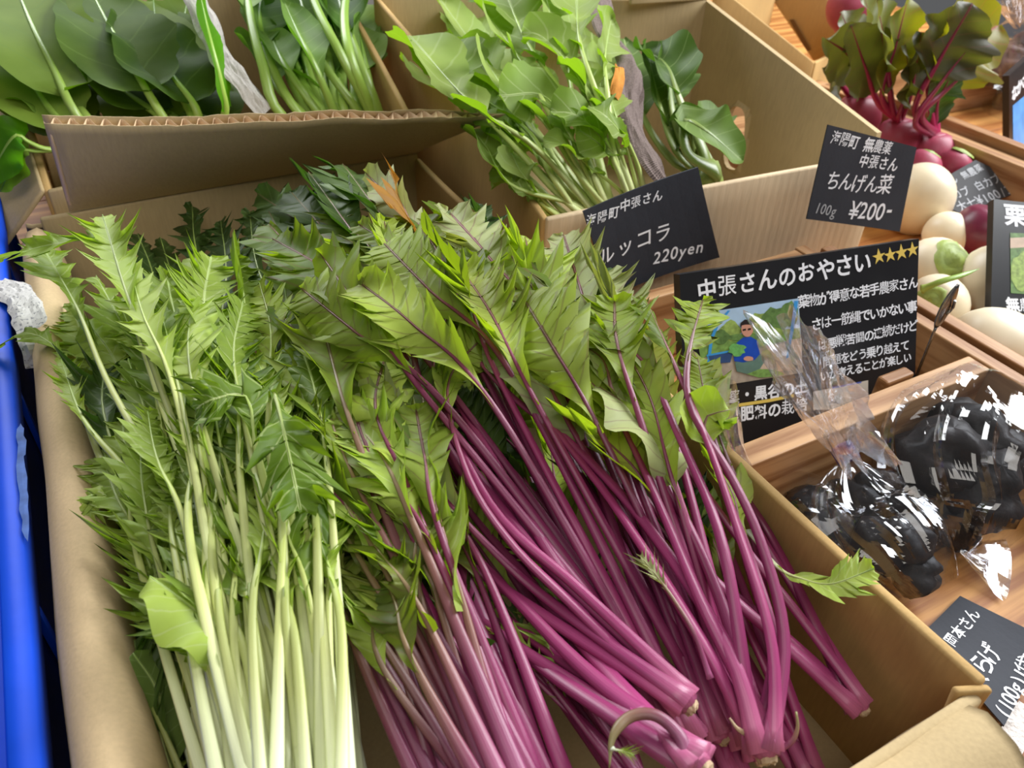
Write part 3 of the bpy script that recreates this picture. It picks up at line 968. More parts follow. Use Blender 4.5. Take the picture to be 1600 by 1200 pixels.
mb = MB(); mb.add([Wp(x, y, wa + nrm * 0.0045, nrm) for x, y in ((1233, 31), (1240, 30), (1267, 78), (1261, 80))], [(0, 1, 2, 3)])
mb.build('slit_handle', M['card_edge'], bbox)
panel(bbox, 'back_wall', down(q0), down(q3), q3 + Vector((0, 0, 0.1)), q0 + Vector((0, 0, 0.1)), M['card_brown'], 0.006, 8, 4)

# ------------------------------------------------------------------ blue crate on the left
crate = thing('plastic_crate', Vector((-0.25, 0.4, 0)), 'bright blue plastic crate along the left edge beside the mizuna box', 'crate')
CZ = RIM - 0.004
pr = [(-0.0810, 0.001), (-0.0810, CZ - 0.030), (-0.0806, CZ - 0.004), (-0.0790, CZ), (-0.0890, CZ + 0.0015), (-0.0905, CZ), (-0.0925, CZ - 0.008), (-0.0930, CZ - 0.02)]
pr = [(-0.0835, 0.001), (-0.0835, CZ - 0.016), (-0.0790, CZ - 0.016), (-0.0784, CZ - 0.003), (-0.0797, CZ), (-0.0893, CZ + 0.001), (-0.0910, CZ - 0.0015), (-0.0918, CZ - 0.012), (-0.0895, CZ - 0.06), (-0.0895, 0.004)]
o = extrude_profile(crate, 'side_wall', pr, -0.05, 0.77, M['blue'], -0.0022, 10, 0.0)
mb = MB(); mb.box((-0.42, 0.768, 0.001), (-0.079, 0.778, CZ - 0.006)); bevel(mb.build('end_wall', M['blue'], crate), 0.002)
mb = MB(); mb.box((-0.42, -0.06, 0.001), (-0.079, -0.05, CZ)); bevel(mb.build('end_wall', M['blue'], crate), 0.002)
mb = MB(); mb.box((-0.43, -0.05, 0.001), (-0.42, 0.77, CZ)); bevel(mb.build('side_wall', M['blue'], crate), 0.002)
mb = MB(); mb.box((-0.42, -0.05, 0.001), (-0.09, 0.768, 0.006)); mb.build('base', M['blue'], crate)
for k, y in enumerate((0.12, 0.30, 0.48, 0.66)):
    mb = MB(); mb.box((-0.0825, y, 0.006), (-0.0795, y + 0.006, CZ - 0.018)); mb.build('rib', M['blue'], crate)
for k, (x0, y0, x1, y1) in enumerate(((28, 690, 41, 810), (34, 740, 42, 850), (30, 660, 36, 720))):
    vs = []; rng = random.Random(k)
    a, b = Wz(x0, y0, -0.002), Wz(x1, y1, -0.002)
    c = (a + b) / 2; L_ = (b - a).length / 2
    for i in range(18):
        t = 2 * math.pi * i / 18
        vs.append(Vector((c.x + 0.0022 * math.cos(t) * rng.uniform(0.6, 1.2), c.y + L_ * math.sin(t) * rng.uniform(0.8, 1.1), CZ + 0.0016)))
    mb = MB(); mb.add(vs + [Vector((c.x, c.y, CZ + 0.0018))], [(i, (i + 1) % 18, 18) for i in range(18)]); mb.build('scuff_mark', M['scuff'], crate)

# ------------------------------------------------------------------ cards, boards and their writing
_glyphs = {}


def glyph(ch, bold):
    key = (ch, bold)
    if key not in _glyphs:
        c = bpy.data.curves.new('glyph', 'FONT'); c.body = ch; c.offset = bold; c.resolution_u = 3
        o = bpy.data.objects.new('glyph', c); COL.objects.link(o)
        bpy.context.view_layer.update()
        me = bpy.data.meshes.new_from_object(o.evaluated_get(bpy.context.evaluated_depsgraph_get()))
        vs = [v.co.copy() for v in me.vertices]; fs = [tuple(p.vertices) for p in me.polygons]
        bpy.data.objects.remove(o); bpy.data.curves.remove(c); bpy.data.meshes.remove(me)
        if len(vs) > 90 and bold > 0.006:
            _glyphs[key] = glyph(ch, 0.006); return _glyphs[key]
        x0 = min((v.x for v in vs), default=0); x1 = max((v.x for v in vs), default=0.3)
        y0 = min((v.y for v in vs), default=0); y1 = max((v.y for v in vs), default=0.7)
        _glyphs[key] = (vs, fs, x0, x1, y0, y1)
    return _glyphs[key]


class Card:
    """flat card given by four corners (top-left, top-right, bottom-right, bottom-left)"""
    def __init__(s, name, TL, TR, BR, BL, mat, label, cat, thick=0.0012, curl=0.0, group=None):
        s.o = TL.copy()
        s.n = (TR - TL).cross(TL - BL).normalized()
        if s.n.dot(CAM - TL) < 0: s.n = -s.n
        s.TL, s.TR, s.BR, s.BL, s.curl, s.thick = TL, TR, BR, BL, curl, thick
        vs, fs = [], []
        K = 10
        for side in (0, 1):
            for j in range(K + 1):
                for i in range(K + 1):
                    u, v = i / K, j / K
                    p = TL.lerp(TR, u).lerp(BL.lerp(BR, u), v)
                    vs.append(p + s.n * (s.off(p) - thick * side) - s.o)
        W = K + 1; S = W * W
        for j in range(K):
            for i in range(K):
                a = j * W + i
                fs.append((a, a + W, a + W + 1, a + 1)); fs.append((S + a, S + a + 1, S + a + W + 1, S + a + W))
        for i in range(K):
            fs.append((i, i + 1, S + i + 1, S + i)); a = K * W + i; fs.append((a, S + a, S + a + 1, a + 1))
            a = i * W; fs.append((a, S + a, S + a + W, a + W)); a = i * W + K; fs.append((a, a + W, S + a + W, S + a))
        s.ob = mesh_obj(name, vs, fs, mat, None, False)
        s.ob.location = s.o
        tag(s.ob, label, cat, group)
        s.rng = random.Random(len(label))

    def off(s, p):
        if not s.curl: return 0.0
        c = (s.TL + s.BR) / 2
        x = (p - c).dot((s.TR - s.TL).normalized()) / ((s.TR - s.TL).length / 2)
        y = (p - c).dot((s.BL - s.TL).normalized()) / ((s.BL - s.TL).length / 2)
        return s.curl * (x * x * 0.6 + x * y * 0.4)

    def at(s, px, py):
        return Wp(px, py, s.o, s.n)

    def write(s, body, p0, p1, size=1.0, mat=None, bold=0.018, lift=0.0003, narrow=1.0, tilt=0.0):
        """body written from pixel p0 to pixel p1 (middle line of the letters); size: letter height over the letter pitch"""
        A, B = s.at(*p0), s.at(*p1)
        e1 = (B - A); L = e1.length; e1.normalize(); e2 = s.n.cross(e1)
        wide = [0.62 if ord(c) < 256 else (0.5 if c == ' ' else 1.0) for c in body]
        pitch = L / sum(wide)
        vs, fs = [], []
        x = 0.0
        for ch, w in zip(body, wide):
            cell = w * pitch
            if ch != ' ':
                gv, gf, x0, x1, y0, y1 = glyph(ch, bold)
                k = pitch * size * 0.98
                a = s.rng.uniform(-0.05, 0.05) + tilt; ca, sa = math.cos(a), math.sin(a)
                ks = s.rng.uniform(0.93, 1.06); dy = s.rng.uniform(-0.04, 0.04) * pitch
                cx = (x0 + x1) / 2; cy = 0.36 if ord(ch) > 255 else (y0 + y1) / 2 if ch in '-/' else 0.34
                b = len(vs)
                for v in gv:
                    gx = (v.x - cx) * k * ks * narrow; gy = (v.y - cy) * k * ks
                    q = A + e1 * (x + cell / 2 + gx * ca - gy * sa) + e2 * (dy + gx * sa + gy * ca)
                    vs.append(q + s.n * (s.off(q) + lift) - s.o)
                fs += [tuple(b + i for i in f) for f in gf]
            x += cell
        return mesh_obj('lettering', vs, fs, mat or M['chalk'], s.ob, False)

    def poly(s, pts, lift):
        out = []
        for p in pts:
            q = s.at(*p); out.append(q + s.n * (s.off(q) + lift) - s.o)
        return out

    def line(s, pts, wpx, mat, lift=0.0003, name='underline'):
        vs, fs = [], []
        P = [s.at(*p) for p in pts]
        w = wpx
        for i, p in enumerate(P):
            t = (P[min(i + 1, len(P) - 1)] - P[max(i - 1, 0)]).normalized(); b = s.n.cross(t)
            vs += [p + b * w / 2 + s.n * lift - s.o, p - b * w / 2 + s.n * lift - s.o]
        for i in range(len(P) - 1):
            fs.append((2 * i, 2 * i + 1, 2 * i + 3, 2 * i + 2))
        return mesh_obj(name, vs, fs, mat, s.ob, False)


# rocket price card, leaning over the front wall of its box
yc = 0.474
n_c = Vector((0.03, -1, 0.06)).normalized(); p_c = Wy(1010, 360, 0.470)
c = Card('price_card', *[Wp(x, y, p_c, n_c) for x, y in ((904, 326), (1090, 261), (1117, 398), (955, 462))], M['black_card'],
         'black price card for rocket at 220 yen, leaning on its box', 'card', 0.0012, 0.004)
c.write('海陽町', (908, 343), (966, 329), 1.0); c.write('中張さん', (966, 322), (1036, 303), 1.0)
c.write('ルッコラ', (930, 402), (1050, 357), 0.95, bold=0.008); c.write('220yen', (1020, 404), (1096, 382), 1.15, bold=0.012, tilt=-0.1)
# bok choy price card
n_c = Vector((-0.05, -1, 0.16)).normalized(); p_c = Wy(1340, 280, 0.428)
c = Card('price_card', *[Wp(x, y, p_c, n_c) for x, y in ((1291, 194), (1432, 230), (1403, 361), (1260, 342))], M['black_card'],
         'black price card for bok choy at 200 yen on the pale box front', 'card', 0.0012, 0.0015)
c.write('海陽町 無農薬', (1296, 214), (1393, 233), 1.05); c.write('中張さん', (1342, 250), (1403, 258), 1.0)
c.write('ちんげん菜', (1290, 282), (1392, 290), 1.1, bold=0.008); c.write('100g', (1273, 325), (1307, 330), 1.2, M['chalk_grey'], 0.004)
c.write('¥200-', (1328, 328), (1394, 331), 1.25, bold=0.008)
# grey turnip card lying tilted on the beets
p_c = Wz(1530, 290, -0.072); n_c = Vector((-0.15, -0.55, 1)).normalized()
c = Card('price_card', *[Wp(x, y, p_c, n_c) for x, y in ((1436, 300), (1524, 250), (1615, 291), (1502, 334))],
         principled('grey_card', srgb(74, 74, 76), 0.7, 0.15), 'grey price card for red and white turnips lying on the beets', 'card', 0.0012, 0.0)
c.write('海ナル 無農薬', (1462, 296), (1534, 260), 1.0, M['chalk_grey'], 0.006)
c.write('赤カブ 白カブ', (1474, 312), (1562, 277), 1.0, M['chalk_grey'], 0.006)
c.write('大七¥100/コ', (1496, 325), (1585, 294), 1.1, M['chalk_grey'], 0.006)
# wood-ear mushroom card on the table
c = Card('price_card', *[Wz(x, y, -RIM + 0.004) for x, y in ((1440, 992), (1500, 931), (1640, 1004), (1566, 1138))], M['black_card'],
         'black price card lying on the table below the mushroom bags', 'card', 0.0012, 0.002)
c.write('海部 岡本さん', (1450, 1046), (1524, 955), 1.0, bold=0.012)
c.write('きくらげ', (1506, 1088), (1552, 1012), 1.3, bold=0.012)
c.write('(100g)1袋200', (1562, 1120), (1622, 1006), 1.35, bold=0.012)

# the big photo board
TL, TR = Wz(1062, 429, 0.02), Wz(1436, 373, 0.02)
br = Wz(1430, 584, -0.075)
k = (RIM + 0.02 - 0.001) / (TR.z - br.z)
dv = (br - TR) * k
board = Card('photo_board', TL, TR, TR + dv, TL + dv, M['black_board'], 'black handwritten board with a farm photo and yellow stars behind the bags', 'board', 0.009)
board.write('中張さんのおやさい', (1088, 455), (1362, 409), 1.0, bold=0.022)
board.write('★★★★', (1364, 403), (1434, 388), 1.35, M['yellow_marker'], 0.0)
board.write('葉物が得意な若手農家さん', (1247, 473), (1434, 440), 1.15, bold=0.022)
board.write('さは一筋縄でいかない事', (1268, 508), (1432, 478), 1.15, bold=0.022)
board.write('は悪戦苦闘の連続だけど', (1278, 540), (1434, 508), 1.15, bold=0.022)
board.write('問題をどう乗り越えて', (1286, 566), (1420, 539), 1.15, bold=0.022)
board.write('いか考えることが楽しい', (1282, 588), (1424, 558), 1.15, bold=0.022)
board.write('農薬・黒谷の土', (1112, 625), (1262, 603), 1.0, bold=0.03)
board.write('有機肥料の栽培', (1112, 655), (1262, 632), 1.0, bold=0.03)
board.line([(1115, 640), (1160, 632), (1200, 626), (1240, 618)], 0.0025, M['yellow_marker'])
board.line([(1108, 632), (1130, 629), (1152, 627)], 0.0016, M['chalk'])
# small white label at its foot
mb = MB(); mb.add(board.poly([(1270, 612), (1356, 594), (1356, 640), (1270, 640)], 0.0004), [(0, 1, 2, 3)])
mesh_obj('paper_label', mb.v, mb.f, principled('label_paper', srgb(206, 198, 186), 0.6, 0.3), board.ob, False)
board.line([(1300, 606), (1345, 597)], 0.0012, principled('blue_ink', srgb(96, 110, 190), 0.6, 0.2), 0.0006, 'printed_line')

# printed photograph
PM = [principled('print_' + n_, srgb(*c_), 0.35, 0.4, var=v_, vscale=s_) for n_, c_, v_, s_ in (
    ('sky', (168, 196, 222), 0.12, 60), ('tree', (96, 128, 70), 0.4, 220), ('tree_light', (140, 164, 84), 0.35, 260), ('field', (170, 156, 140), 0.2, 150),
    ('grass', (120, 156, 80), 0.35, 240), ('jacket', (30, 74, 176), 0.15, 120), ('skin', (206, 150, 128), 0.05, 60), ('hair', (44, 36, 34), 0.1, 60),
    ('trousers', (96, 124, 112), 0.15, 100), ('hoop', (64, 150, 214), 0.1, 60), ('greens', (110, 176, 96), 0.3, 300), ('basket', (52, 76, 120), 0.2, 100), ('path', (196, 172, 150), 0.15, 100))]
names = ['sky', 'tree', 'tree_light', 'field', 'grass', 'jacket', 'skin', 'hair', 'trousers', 'hoop', 'greens', 'basket', 'path']
ph = MB()
lvl = [0.0004]


def pp(kind, pts):
    lvl[0] += 0.00004
    ph.add(board.poly(pts, lvl[0]), [tuple(range(len(pts)))], None, names.index(kind))


def blob(cx, cy, rx, ry, n=14, j=0.15, seed=1):
    r = random.Random(seed)
    return [(cx + rx * math.cos(2 * math.pi * i / n) * r.uniform(1 - j, 1 + j), cy + ry * math.sin(2 * math.pi * i / n) * r.uniform(1 - j, 1 + j)) for i in range(n)]


pp('sky', [(1083, 491), (1247, 466), (1254, 582), (1106, 606)])
pp('field', [(1092, 546), (1250, 522), (1254, 582), (1106, 606)])
pp('path', [(1180, 545), (1252, 530), (1252, 575), (1190, 584)])
pp('grass', [(1089, 530), (1249, 512), (1250, 528), (1094, 560)])
for cx, cy, rx, ry, k_, sd in ((1103, 524, 14, 12, 'tree', 1), (1141, 517, 17, 16, 'tree_light', 2), (1186, 505, 18, 17, 'tree_light', 3), (1212, 500, 22, 20, 'tree', 4),
                               (1232, 490, 13, 20, 'tree', 5), (1126, 526, 13, 11, 'tree', 6), (1200, 519, 26, 8, 'tree_light', 7), (1160, 527, 30, 5, 'tree', 8)):
    pp(k_, blob(cx, cy, rx, ry, 16, 0.16, sd))
pp('hoop', [(1104, 606), (1108, 606), (1109, 560), (1113, 530), (1122, 508), (1140, 485), (1136, 485), (1117, 508), (1108, 530), (1104, 562)])
pp('hoop', [(1227, 560), (1231, 558), (1238, 520), (1246, 470), (1240, 470), (1233, 520)])
pp('hoop', [(1103, 554), (1150, 545), (1150, 548), (1103, 557)])
pp('basket', [(1106, 556), (1144, 550), (1140, 566), (1110, 568)])
pp('grass', blob(1192, 582, 30, 7, 14, 0.2, 11))
pp('trousers', [(1147, 566), (1160, 558), (1188, 552), (1195, 562), (1186, 576), (1166, 584), (1150, 580)])
pp('jacket', [(1150, 535), (1160, 527), (1172, 526), (1184, 533), (1186, 553), (1178, 562), (1160, 566), (1146, 564), (1144, 548)])
pp('skin', blob(1166, 514, 9.5, 12, 16, 0.03, 12))
pp('hair', [(1155, 512), (1156, 504), (1162, 499), (1171, 499), (1177, 505), (1177, 512), (1173, 507), (1163, 507), (1158, 508)])
pp('hair', [(1159, 514), (1164, 513), (1164, 516), (1159, 517)]); pp('hair', [(1167, 513), (1172, 512), (1172, 515), (1167, 516)])
pp('skin', blob(1168, 560, 8, 4, 10, 0.1, 13))
pp('greens', blob(1150, 546, 13, 10, 16, 0.25, 14))
ph_o = mesh_obj('photo_print', ph.v, ph.f, PM[0], board.ob, False, None, PM, ph.m)
ph_o['label'] = 'printed photo of a person in a blue jacket crouching with greens'

# chestnut board at the right edge
TL, TR = Wz(1553, 311, -0.010), Wz(1640, 320, -0.016)
br = Wz(1548, 496, -0.085)
dv = (br - TL) * ((TR.z - 0.001) / (TL.z - br.z))
b2 = Card('photo_board', TL, TR, TR + dv, TL + dv, M['black_board'], 'black board starting with a chestnut character standing among the turnips', 'board', 0.008)
b2.write('栗', (1568, 336), (1604, 338), 1.0, bold=0.03)
b2.write('無農', (1572, 476), (1612, 476), 1.1, bold=0.03)
b2.line([(1574, 489), (1590, 491), (1610, 495)], 0.002, M['yellow_marker'])
mb = MB()
mb.add(b2.poly([(1578, 364), (1632, 366), (1630, 462), (1579, 458)], 0.0004), [(0, 1, 2, 3)], None, 0)
mb.add(b2.poly(blob(1600, 425, 21, 32, 18, 0.15, 3), 0.0006), [tuple(range(18))], None, 1)
mb.add(b2.poly([(1578, 372), (1632, 370), (1632, 385), (1578, 388)], 0.0005), [(0, 1, 2, 3)], None, 2)
mesh_obj('photo_print', mb.v, mb.f, PM[1], b2.ob, False, None, [PM[1], PM[2], PM[12]], mb.m)
# board in the far tray
TL, TR = Wy(1577, 118, 0.60), Wy(1640, 60, 0.65)
br = Wy(1577, 238, 0.58)
dv = (br - TL) * ((TL.z - 0.001) / (TL.z - br.z))
b3 = Card('photo_board', TL, TR, TR + dv, TL + dv, M['black_board'], 'far black board cut by the right edge with blue photo', 'board', 0.008)
b3.write('なかさん', (1581, 150), (1612, 112), 1.1, bold=0.03)
mb = MB(); mb.add(b3.poly([(1582, 165), (1612, 140), (1612, 240), (1583, 240)], 0.0004), [(0, 1, 2, 3)])
mesh_obj('photo_print', mb.v, mb.f, principled('print_blue', srgb(86, 150, 220), 0.35, 0.4, var=0.2, vscale=60), b3.ob, False)

# steel clip stand
base = Wz(1395, 598, -0.045)
clip = thing('clip_stand', Vector((base.x, base.y, base.z)), 'thin steel card clip on a wire stem beside the photo board', 'clip')


def tube_obj(name, pts, r, mat, parent, n=14, sides=8, flat=1.0, taper=None):
    org = parent_origin(parent) if parent else Vector((0, 0, 0))
    samp, _ = spline([p - org for p in pts], n); fr = frames(samp, UPV)
    v, f, uv = tube_data(samp, fr, taper or (lambda t: r), sides, flat)
    return mesh_obj(name, v, f, mat, parent, True, uv)


c0, c1, c2 = Wy(1430, 592, 0.285), Wy(1462, 512, 0.285), Wy(1497, 444, 0.285)
tube_obj('wire_stem', [c0, Wy(1446, 552, 0.285), c1], 0.0011, M['metal'], clip)
tube_obj('clip_jaw', [c1, c1.lerp(c2, 0.4), c2], 0.003, M['metal'], clip, 12, 8, 0.45, lambda t: 0.0015 + 0.0034 * math.sin(math.pi * min(1, t * 1.05)) ** 0.7)
tube_obj('clip_lever', [Wy(1478, 490, 0.283), Wy(1488, 482, 0.281), Wy(1492, 470, 0.280)], 0.0016, M['metal'], clip, 8, 8, 0.5)
mb = MB(); p = Wz(1392, 592, -0.055)
mb.box((p.x - 0.012, p.y - 0.006, 0.001), (p.x + 0.018, p.y + 0.004, p.z + 0.004))
o = mb.build('wooden_block', M['plank'], None); bevel(o, 0.002)
tag(o, 'small raw wood block at the foot of the photo board', 'block')

# ------------------------------------------------------------------ plastic bags of dried wood-ear mushrooms


def film_bag(parent, name, axis_pts, rad, mat, flat=0.8, pleats=11, pa=0.22, crump=0.10, seed=1, nu=64, nv=40, open_end=True, pleat_fn=None):
    """a crumpled film sleeve around an axis; rad(t) its radius"""
    org = parent_origin(parent)
    samp, L = spline([p - org for p in axis_pts], nv); fr = frames(samp, UPV)
    rng = random.Random(seed)
    folds = [(rng.uniform(0, 6.283), rng.uniform(0.05, 0.16), rng.uniform(-1, 1), rng.uniform(-0.2, 0.8), rng.uniform(0.15, 0.5), rng.uniform(-0.9, 0.9)) for _ in range(pleats * 4)]
    vs, fs, uv = [], [], []
    for i, (p, (t, s, nn)) in enumerate(zip(samp, fr)):
        f = i / nv; r = rad(f)
        pl = pleat_fn(f) if pleat_fn else (1 - f)
        for k in range(nu):
            a = 2 * math.pi * k / nu
            w = 1.0
            for (fa, fw, am, f0, fl, dr) in folds:
                e = (f - f0) / fl
                if -0.3 < e < 1.3:
                    da = (a - fa - dr * (f - f0) + math.pi) % (2 * math.pi) - math.pi
                    if abs(da) < fw * 3:
                        w += pa * am * max(0.0, 1 - abs(da) / (fw * 1.6)) * math.sin(math.pi * max(0, min(1, (e + 0.3) / 1.6))) * (0.45 + 0.55 * pl)
            q = Vector((math.cos(a) * 1.4 + seed, math.sin(a) * 1.4, f * 2.4))
            w += crump * (0.3 - 0.7 * abs(noise.noise(q * 1.3)))
            rr = r * w
            vs.append(p + s * (math.cos(a) * rr) + nn * (math.sin(a) * rr * flat)); uv.append((k / nu, f))
    for i in range(nv):
        for k in range(nu):
            a = i * nu + k; b = i * nu + (k + 1) % nu
            fs.append((a, b, b + nu, a + nu))
    if not open_end:
        fs.append(tuple(nv * nu + k for k in range(nu)))
    o = mesh_obj(name, vs, fs, mat, parent, False, uv)
    zmin = min(v.z + org.z for v in vs)
    if zmin < 0.002:
        for v in o.data.vertices:
            if v.co.z + org.z < 0.002: v.co.z = 0.002 - org.z
    return o


def ear_piece(p, size, seed, label, group, yaw=0):
    """a folded, ruffled dried wood-ear"""
    rng = random.Random(seed)
    vs, fs = [], []
    NU, NV = 26, 12
    for j in range(NV + 1):
        th = math.pi * (j / NV)
        for i in range(NU):
            a = 2 * math.pi * i / NU
            d = Vector((math.sin(th) * math.cos(a), math.sin(th) * math.sin(a), math.cos(th)))
            r = 1 + 0.28 * noise.noise(d * 1.7 + Vector((seed * 3.1, 0, 0))) + 0.14 * abs(noise.noise(d * 4.5 + Vector((seed, 2, 0))))
            r -= 0.30 * math.exp(-((d.x * 0.6 + d.z - 0.35) / 0.16) ** 2)
            vs.append(Vector((d.x * r * size[0], d.y * r * size[1], d.z * r * size[2])))
    for j in range(NV):
        for i in range(NU):
            a = j * NU + i; b = j * NU + (i + 1) % NU
            fs.append((a, a + NU, b + NU, b))
    o = mesh_obj('wood_ear_mushroom', vs, fs, M['ear'], None, True)
    o.location = p; o.rotation_euler = (rng.uniform(-0.2, 0.2), rng.uniform(-0.2, 0.2), yaw)
    return tag(o, label, 'mushroom', group)


# bag with the purple tie
tie = Wz(1320, 708, -0.048)
end = Wz(1452, 925, -0.092)
bagA = thing('plastic_bag', Vector((tie.x, tie.y, 0.001)), 'clear bag of black mushrooms closed by a purple tie with a tall tail', 'bag')
ax = [tie, tie.lerp(end, 0.3) + Vector((-0.004, 0, -0.012)), tie.lerp(end, 0.65) + Vector((0, 0, -0.004)), end]
film_bag(bagA, 'film', ax, lambda f: 0.0035 + 0.040 * (math.sin(math.pi * min(1, max(0, f - 0.05) * 0.9)) ** 0.7) * (1 - 0.25 * f), M['film'], 0.75, 14, 0.26, 0.16, 3, 128, 56, False, lambda f: max(0.3, 1 - 0.8 * f))
tl1 = Wy(1290, 640, tie.y - 0.004); tl2 = Wy(1262, 578, tie.y - 0.006)
film_bag(bagA, 'tail', [tie, tie.lerp(tl1, 0.5), tl1, tl2], lambda f: 0.003 + 0.037 * min(1, max(0, f - 0.10) * 1.6) ** 0.9, M['film_haze'], 0.34, 14, 0.75, 0.3, 8, 110, 44, True, lambda f: 1.0)
tube_obj('tie', [tie + (tie - end).normalized() * 0.006, tie, tie + (end - tie).normalized() * 0.006], 0.0075, M['purple_tie'], bagA, 6, 10)
for k, (x, y, z, sx, sy, sz, yw) in enumerate(((1338, 800, -0.095, 0.020, 0.026, 0.018, 0.3), (1395, 850, -0.09, 0.026, 0.020, 0.020, -0.5), (1430, 893, -0.098, 0.018, 0.015, 0.013, 0.2),
                                               (1370, 772, -0.088, 0.018, 0.020, 0.017, 0.9), (1360, 850, -0.103, 0.018, 0.02, 0.013, 0.4))):
    ear_piece(Wz(x, y, z), (sx, sy, sz), k + 1, ['dark dried mushroom nearest the box wall in the purple-tied bag', 'largest dark dried mushroom, in the middle of the purple-tied bag', 'dark dried mushroom at the far tip of the purple-tied bag',
              'dark dried mushroom right below the purple tie', 'flat dark dried mushroom at the bottom of the purple-tied bag'][k], 'mushrooms in the purple-tied bag', yw)
# right bag
cB = Wz(1500, 735, -0.065)
bagB = thing('plastic_bag', Vector((cB.x, cB.y, 0.001)), 'bulging clear bag of black mushrooms at the right edge by the divider', 'bag')
e0, e1_ = Wz(1478, 862, -0.105), Wz(1556, 618, -0.05)
film_bag(bagB, 'film', [e0, e0.lerp(cB, 0.5) + Vector((0, 0, 0.004)), cB, cB.lerp(e1_, 0.6) + Vector((0, 0, 0.004)), e1_],
         lambda f: 0.006 + 0.050 * math.sin(math.pi * (0.06 + 0.90 * f)) ** 0.62, M['film'], 0.78, 14, 0.22, 0.16, 5, 140, 60, True, lambda f: 0.5 + 0.7 * abs(f - 0.5) * 2)
t0, t1 = Wz(1500, 855, -0.105), Wz(1548, 880, -0.112)
film_bag(bagB, 'tail', [t0, t0.lerp(t1, 0.5), t1, t1 + (t1 - t0) * 0.4], lambda f: 0.004 + 0.020 * f, M['film_haze'], 0.3, 4, 0.12, 0.25, 6, 40, 16, True)
for k, (x, y, z, sx, sy, sz, yw) in enumerate(((1470, 725, -0.075, 0.030, 0.030, 0.030, 0.0), (1530, 760, -0.08, 0.032, 0.026, 0.026, 0.6), (1490, 800, -0.095, 0.026, 0.024, 0.018, -0.4),
                                               (1525, 690, -0.07, 0.030, 0.026, 0.026, 1.2), (1560, 715, -0.085, 0.026, 0.026, 0.022, 0.2), (1495, 680, -0.075, 0.028, 0.024, 0.024, 0.5))):
    ear_piece(Wz(x, y, z), (sx, sy, sz), k + 21, ['big black dried mushroom on the left of the bulging bag', 'broad black dried mushroom in the middle right of the bulging bag', 'low black dried mushroom at the front of the bulging bag',
              'black dried mushroom highest in the bulging bag, near the turnip', 'black dried mushroom at the frame edge in the bulging bag', 'black dried mushroom facing the divider board in the bulging bag'][k], 'mushrooms in the bulging bag', yw)
# bag hidden by the box wall
cC = Wz(1275, 815, -0.095)
bagC = thing('plastic_bag', Vector((cC.x, cC.y, 0.001)), 'third mushroom bag half hidden behind the box wall, its clear tail beside the stalks', 'bag')
film_bag(bagC, 'film', [Wz(1215, 755, -0.09), cC, Wz(1330, 880, -0.105)], lambda f: 0.006 + 0.024 * math.sin(math.pi * (0.08 + 0.84 * f)) ** 0.7, M['film'], 0.8, 8, 0.12, 0.12, 9, 48, 24)
pC = Wy(1150, 700, 0.235)
film_bag(bagC, 'tail', [Wy(1168, 735, 0.236), pC, Wy(1138, 655, 0.238), Wy(1134, 628, 0.239)], lambda f: 0.010 + 0.008 * f, M['film_haze'], 0.35, 4, 0.12, 0.22, 12, 40, 18)
for k, (x, y) in enumerate(((1262, 800), (1290, 832))):
    ear_piece(Wz(x, y, -0.10), (0.02, 0.02, 0.014), k + 41, ['dark dried mushroom in the half-hidden bag, nearer the divider board', 'dark dried mushroom in the half-hidden bag, nearer the viewer'][k], 'mushrooms in the half-hidden bag', 0.4)
# bags in the far tray
cD = Wz(1592, 105, -0.050)
bagD = thing('plastic_bag', Vector((cD.x, cD.y, 0.001)), 'knotted clear bag of brown produce in the far tray at the top right', 'bag')
kn = Wy(1588, 42, cD.y)
film_bag(bagD, 'film', [kn, kn.lerp(cD, 0.4), cD, Wy(1600, 190, cD.y - 0.03)], lambda f: 0.006 + 0.066 * math.sin(math.pi * (0.05 + 0.8 * f)) ** 0.8, M['film'], 0.8, 10, 0.12, 0.1, 15, 56, 30)
film_bag(bagD, 'tail', [kn, Wy(1583, 20, cD.y), Wy(1572, -25, cD.y)], lambda f: 0.006 + 0.045 * f, M['film_haze'], 0.5, 6, 0.2, 0.2, 16, 48, 16)
for k, (x, y, s) in enumerate(((1575, 105, 0.036), (1605, 85, 0.04), (1600, 140, 0.04), (1580, 160, 0.03))):
    o = ear_piece(Wy(x, y, cD.y + 0.01), (s, s, s * 0.9), k + 61, ['brown dried lump on the left of the knotted far bag', 'brown dried lump just below the knot of the far bag', 'brown dried lump in the centre of the far bag by the board', 'smallest brown dried lump at the foot of the far bag'][k], 'lumps in the far bag', 0.3)
    o.name = 'dried_lump'; o['category'] = 'dried food'
    o.data.materials[0] = M.setdefault('brown_lump', principled('brown_lump', srgb(84, 58, 48), 0.6, 0.3, bump=0.4, bscale=60, var=0.3, vscale=40))

# white patterned strip on the table corner
s0, s1 = Wz(1566, 1180, -RIM + 0.003), Wz(1612, 1108, -RIM + 0.003)
d = (s1 - s0).normalized(); w = Vector((d.y, -d.x, 0)) * 0.007
mb = MB(); mb.add([s0 - d * 0.05 - w, s0 - d * 0.05 + w, s1 + w, s1 - w], [(0, 1, 2, 3)], [(0, 0), (1, 0), (1, 1), (0, 1)])
mb.add([v + Vector((0, 0, -0.002)) for v in (s0 - d * 0.05 - w, s0 - d * 0.05 + w, s1 + w, s1 - w)], [(3, 2, 1, 0), ])
o = mb.build('woven_strip', principled('white_weave', srgb(224, 216, 210), 0.8, 0.2, bump=0.8, bscale=400, var=0.1, vscale=400))
tag(o, 'white woven strip on the table beside the mushroom card', 'strip')

# ------------------------------------------------------------------ turnips and beets


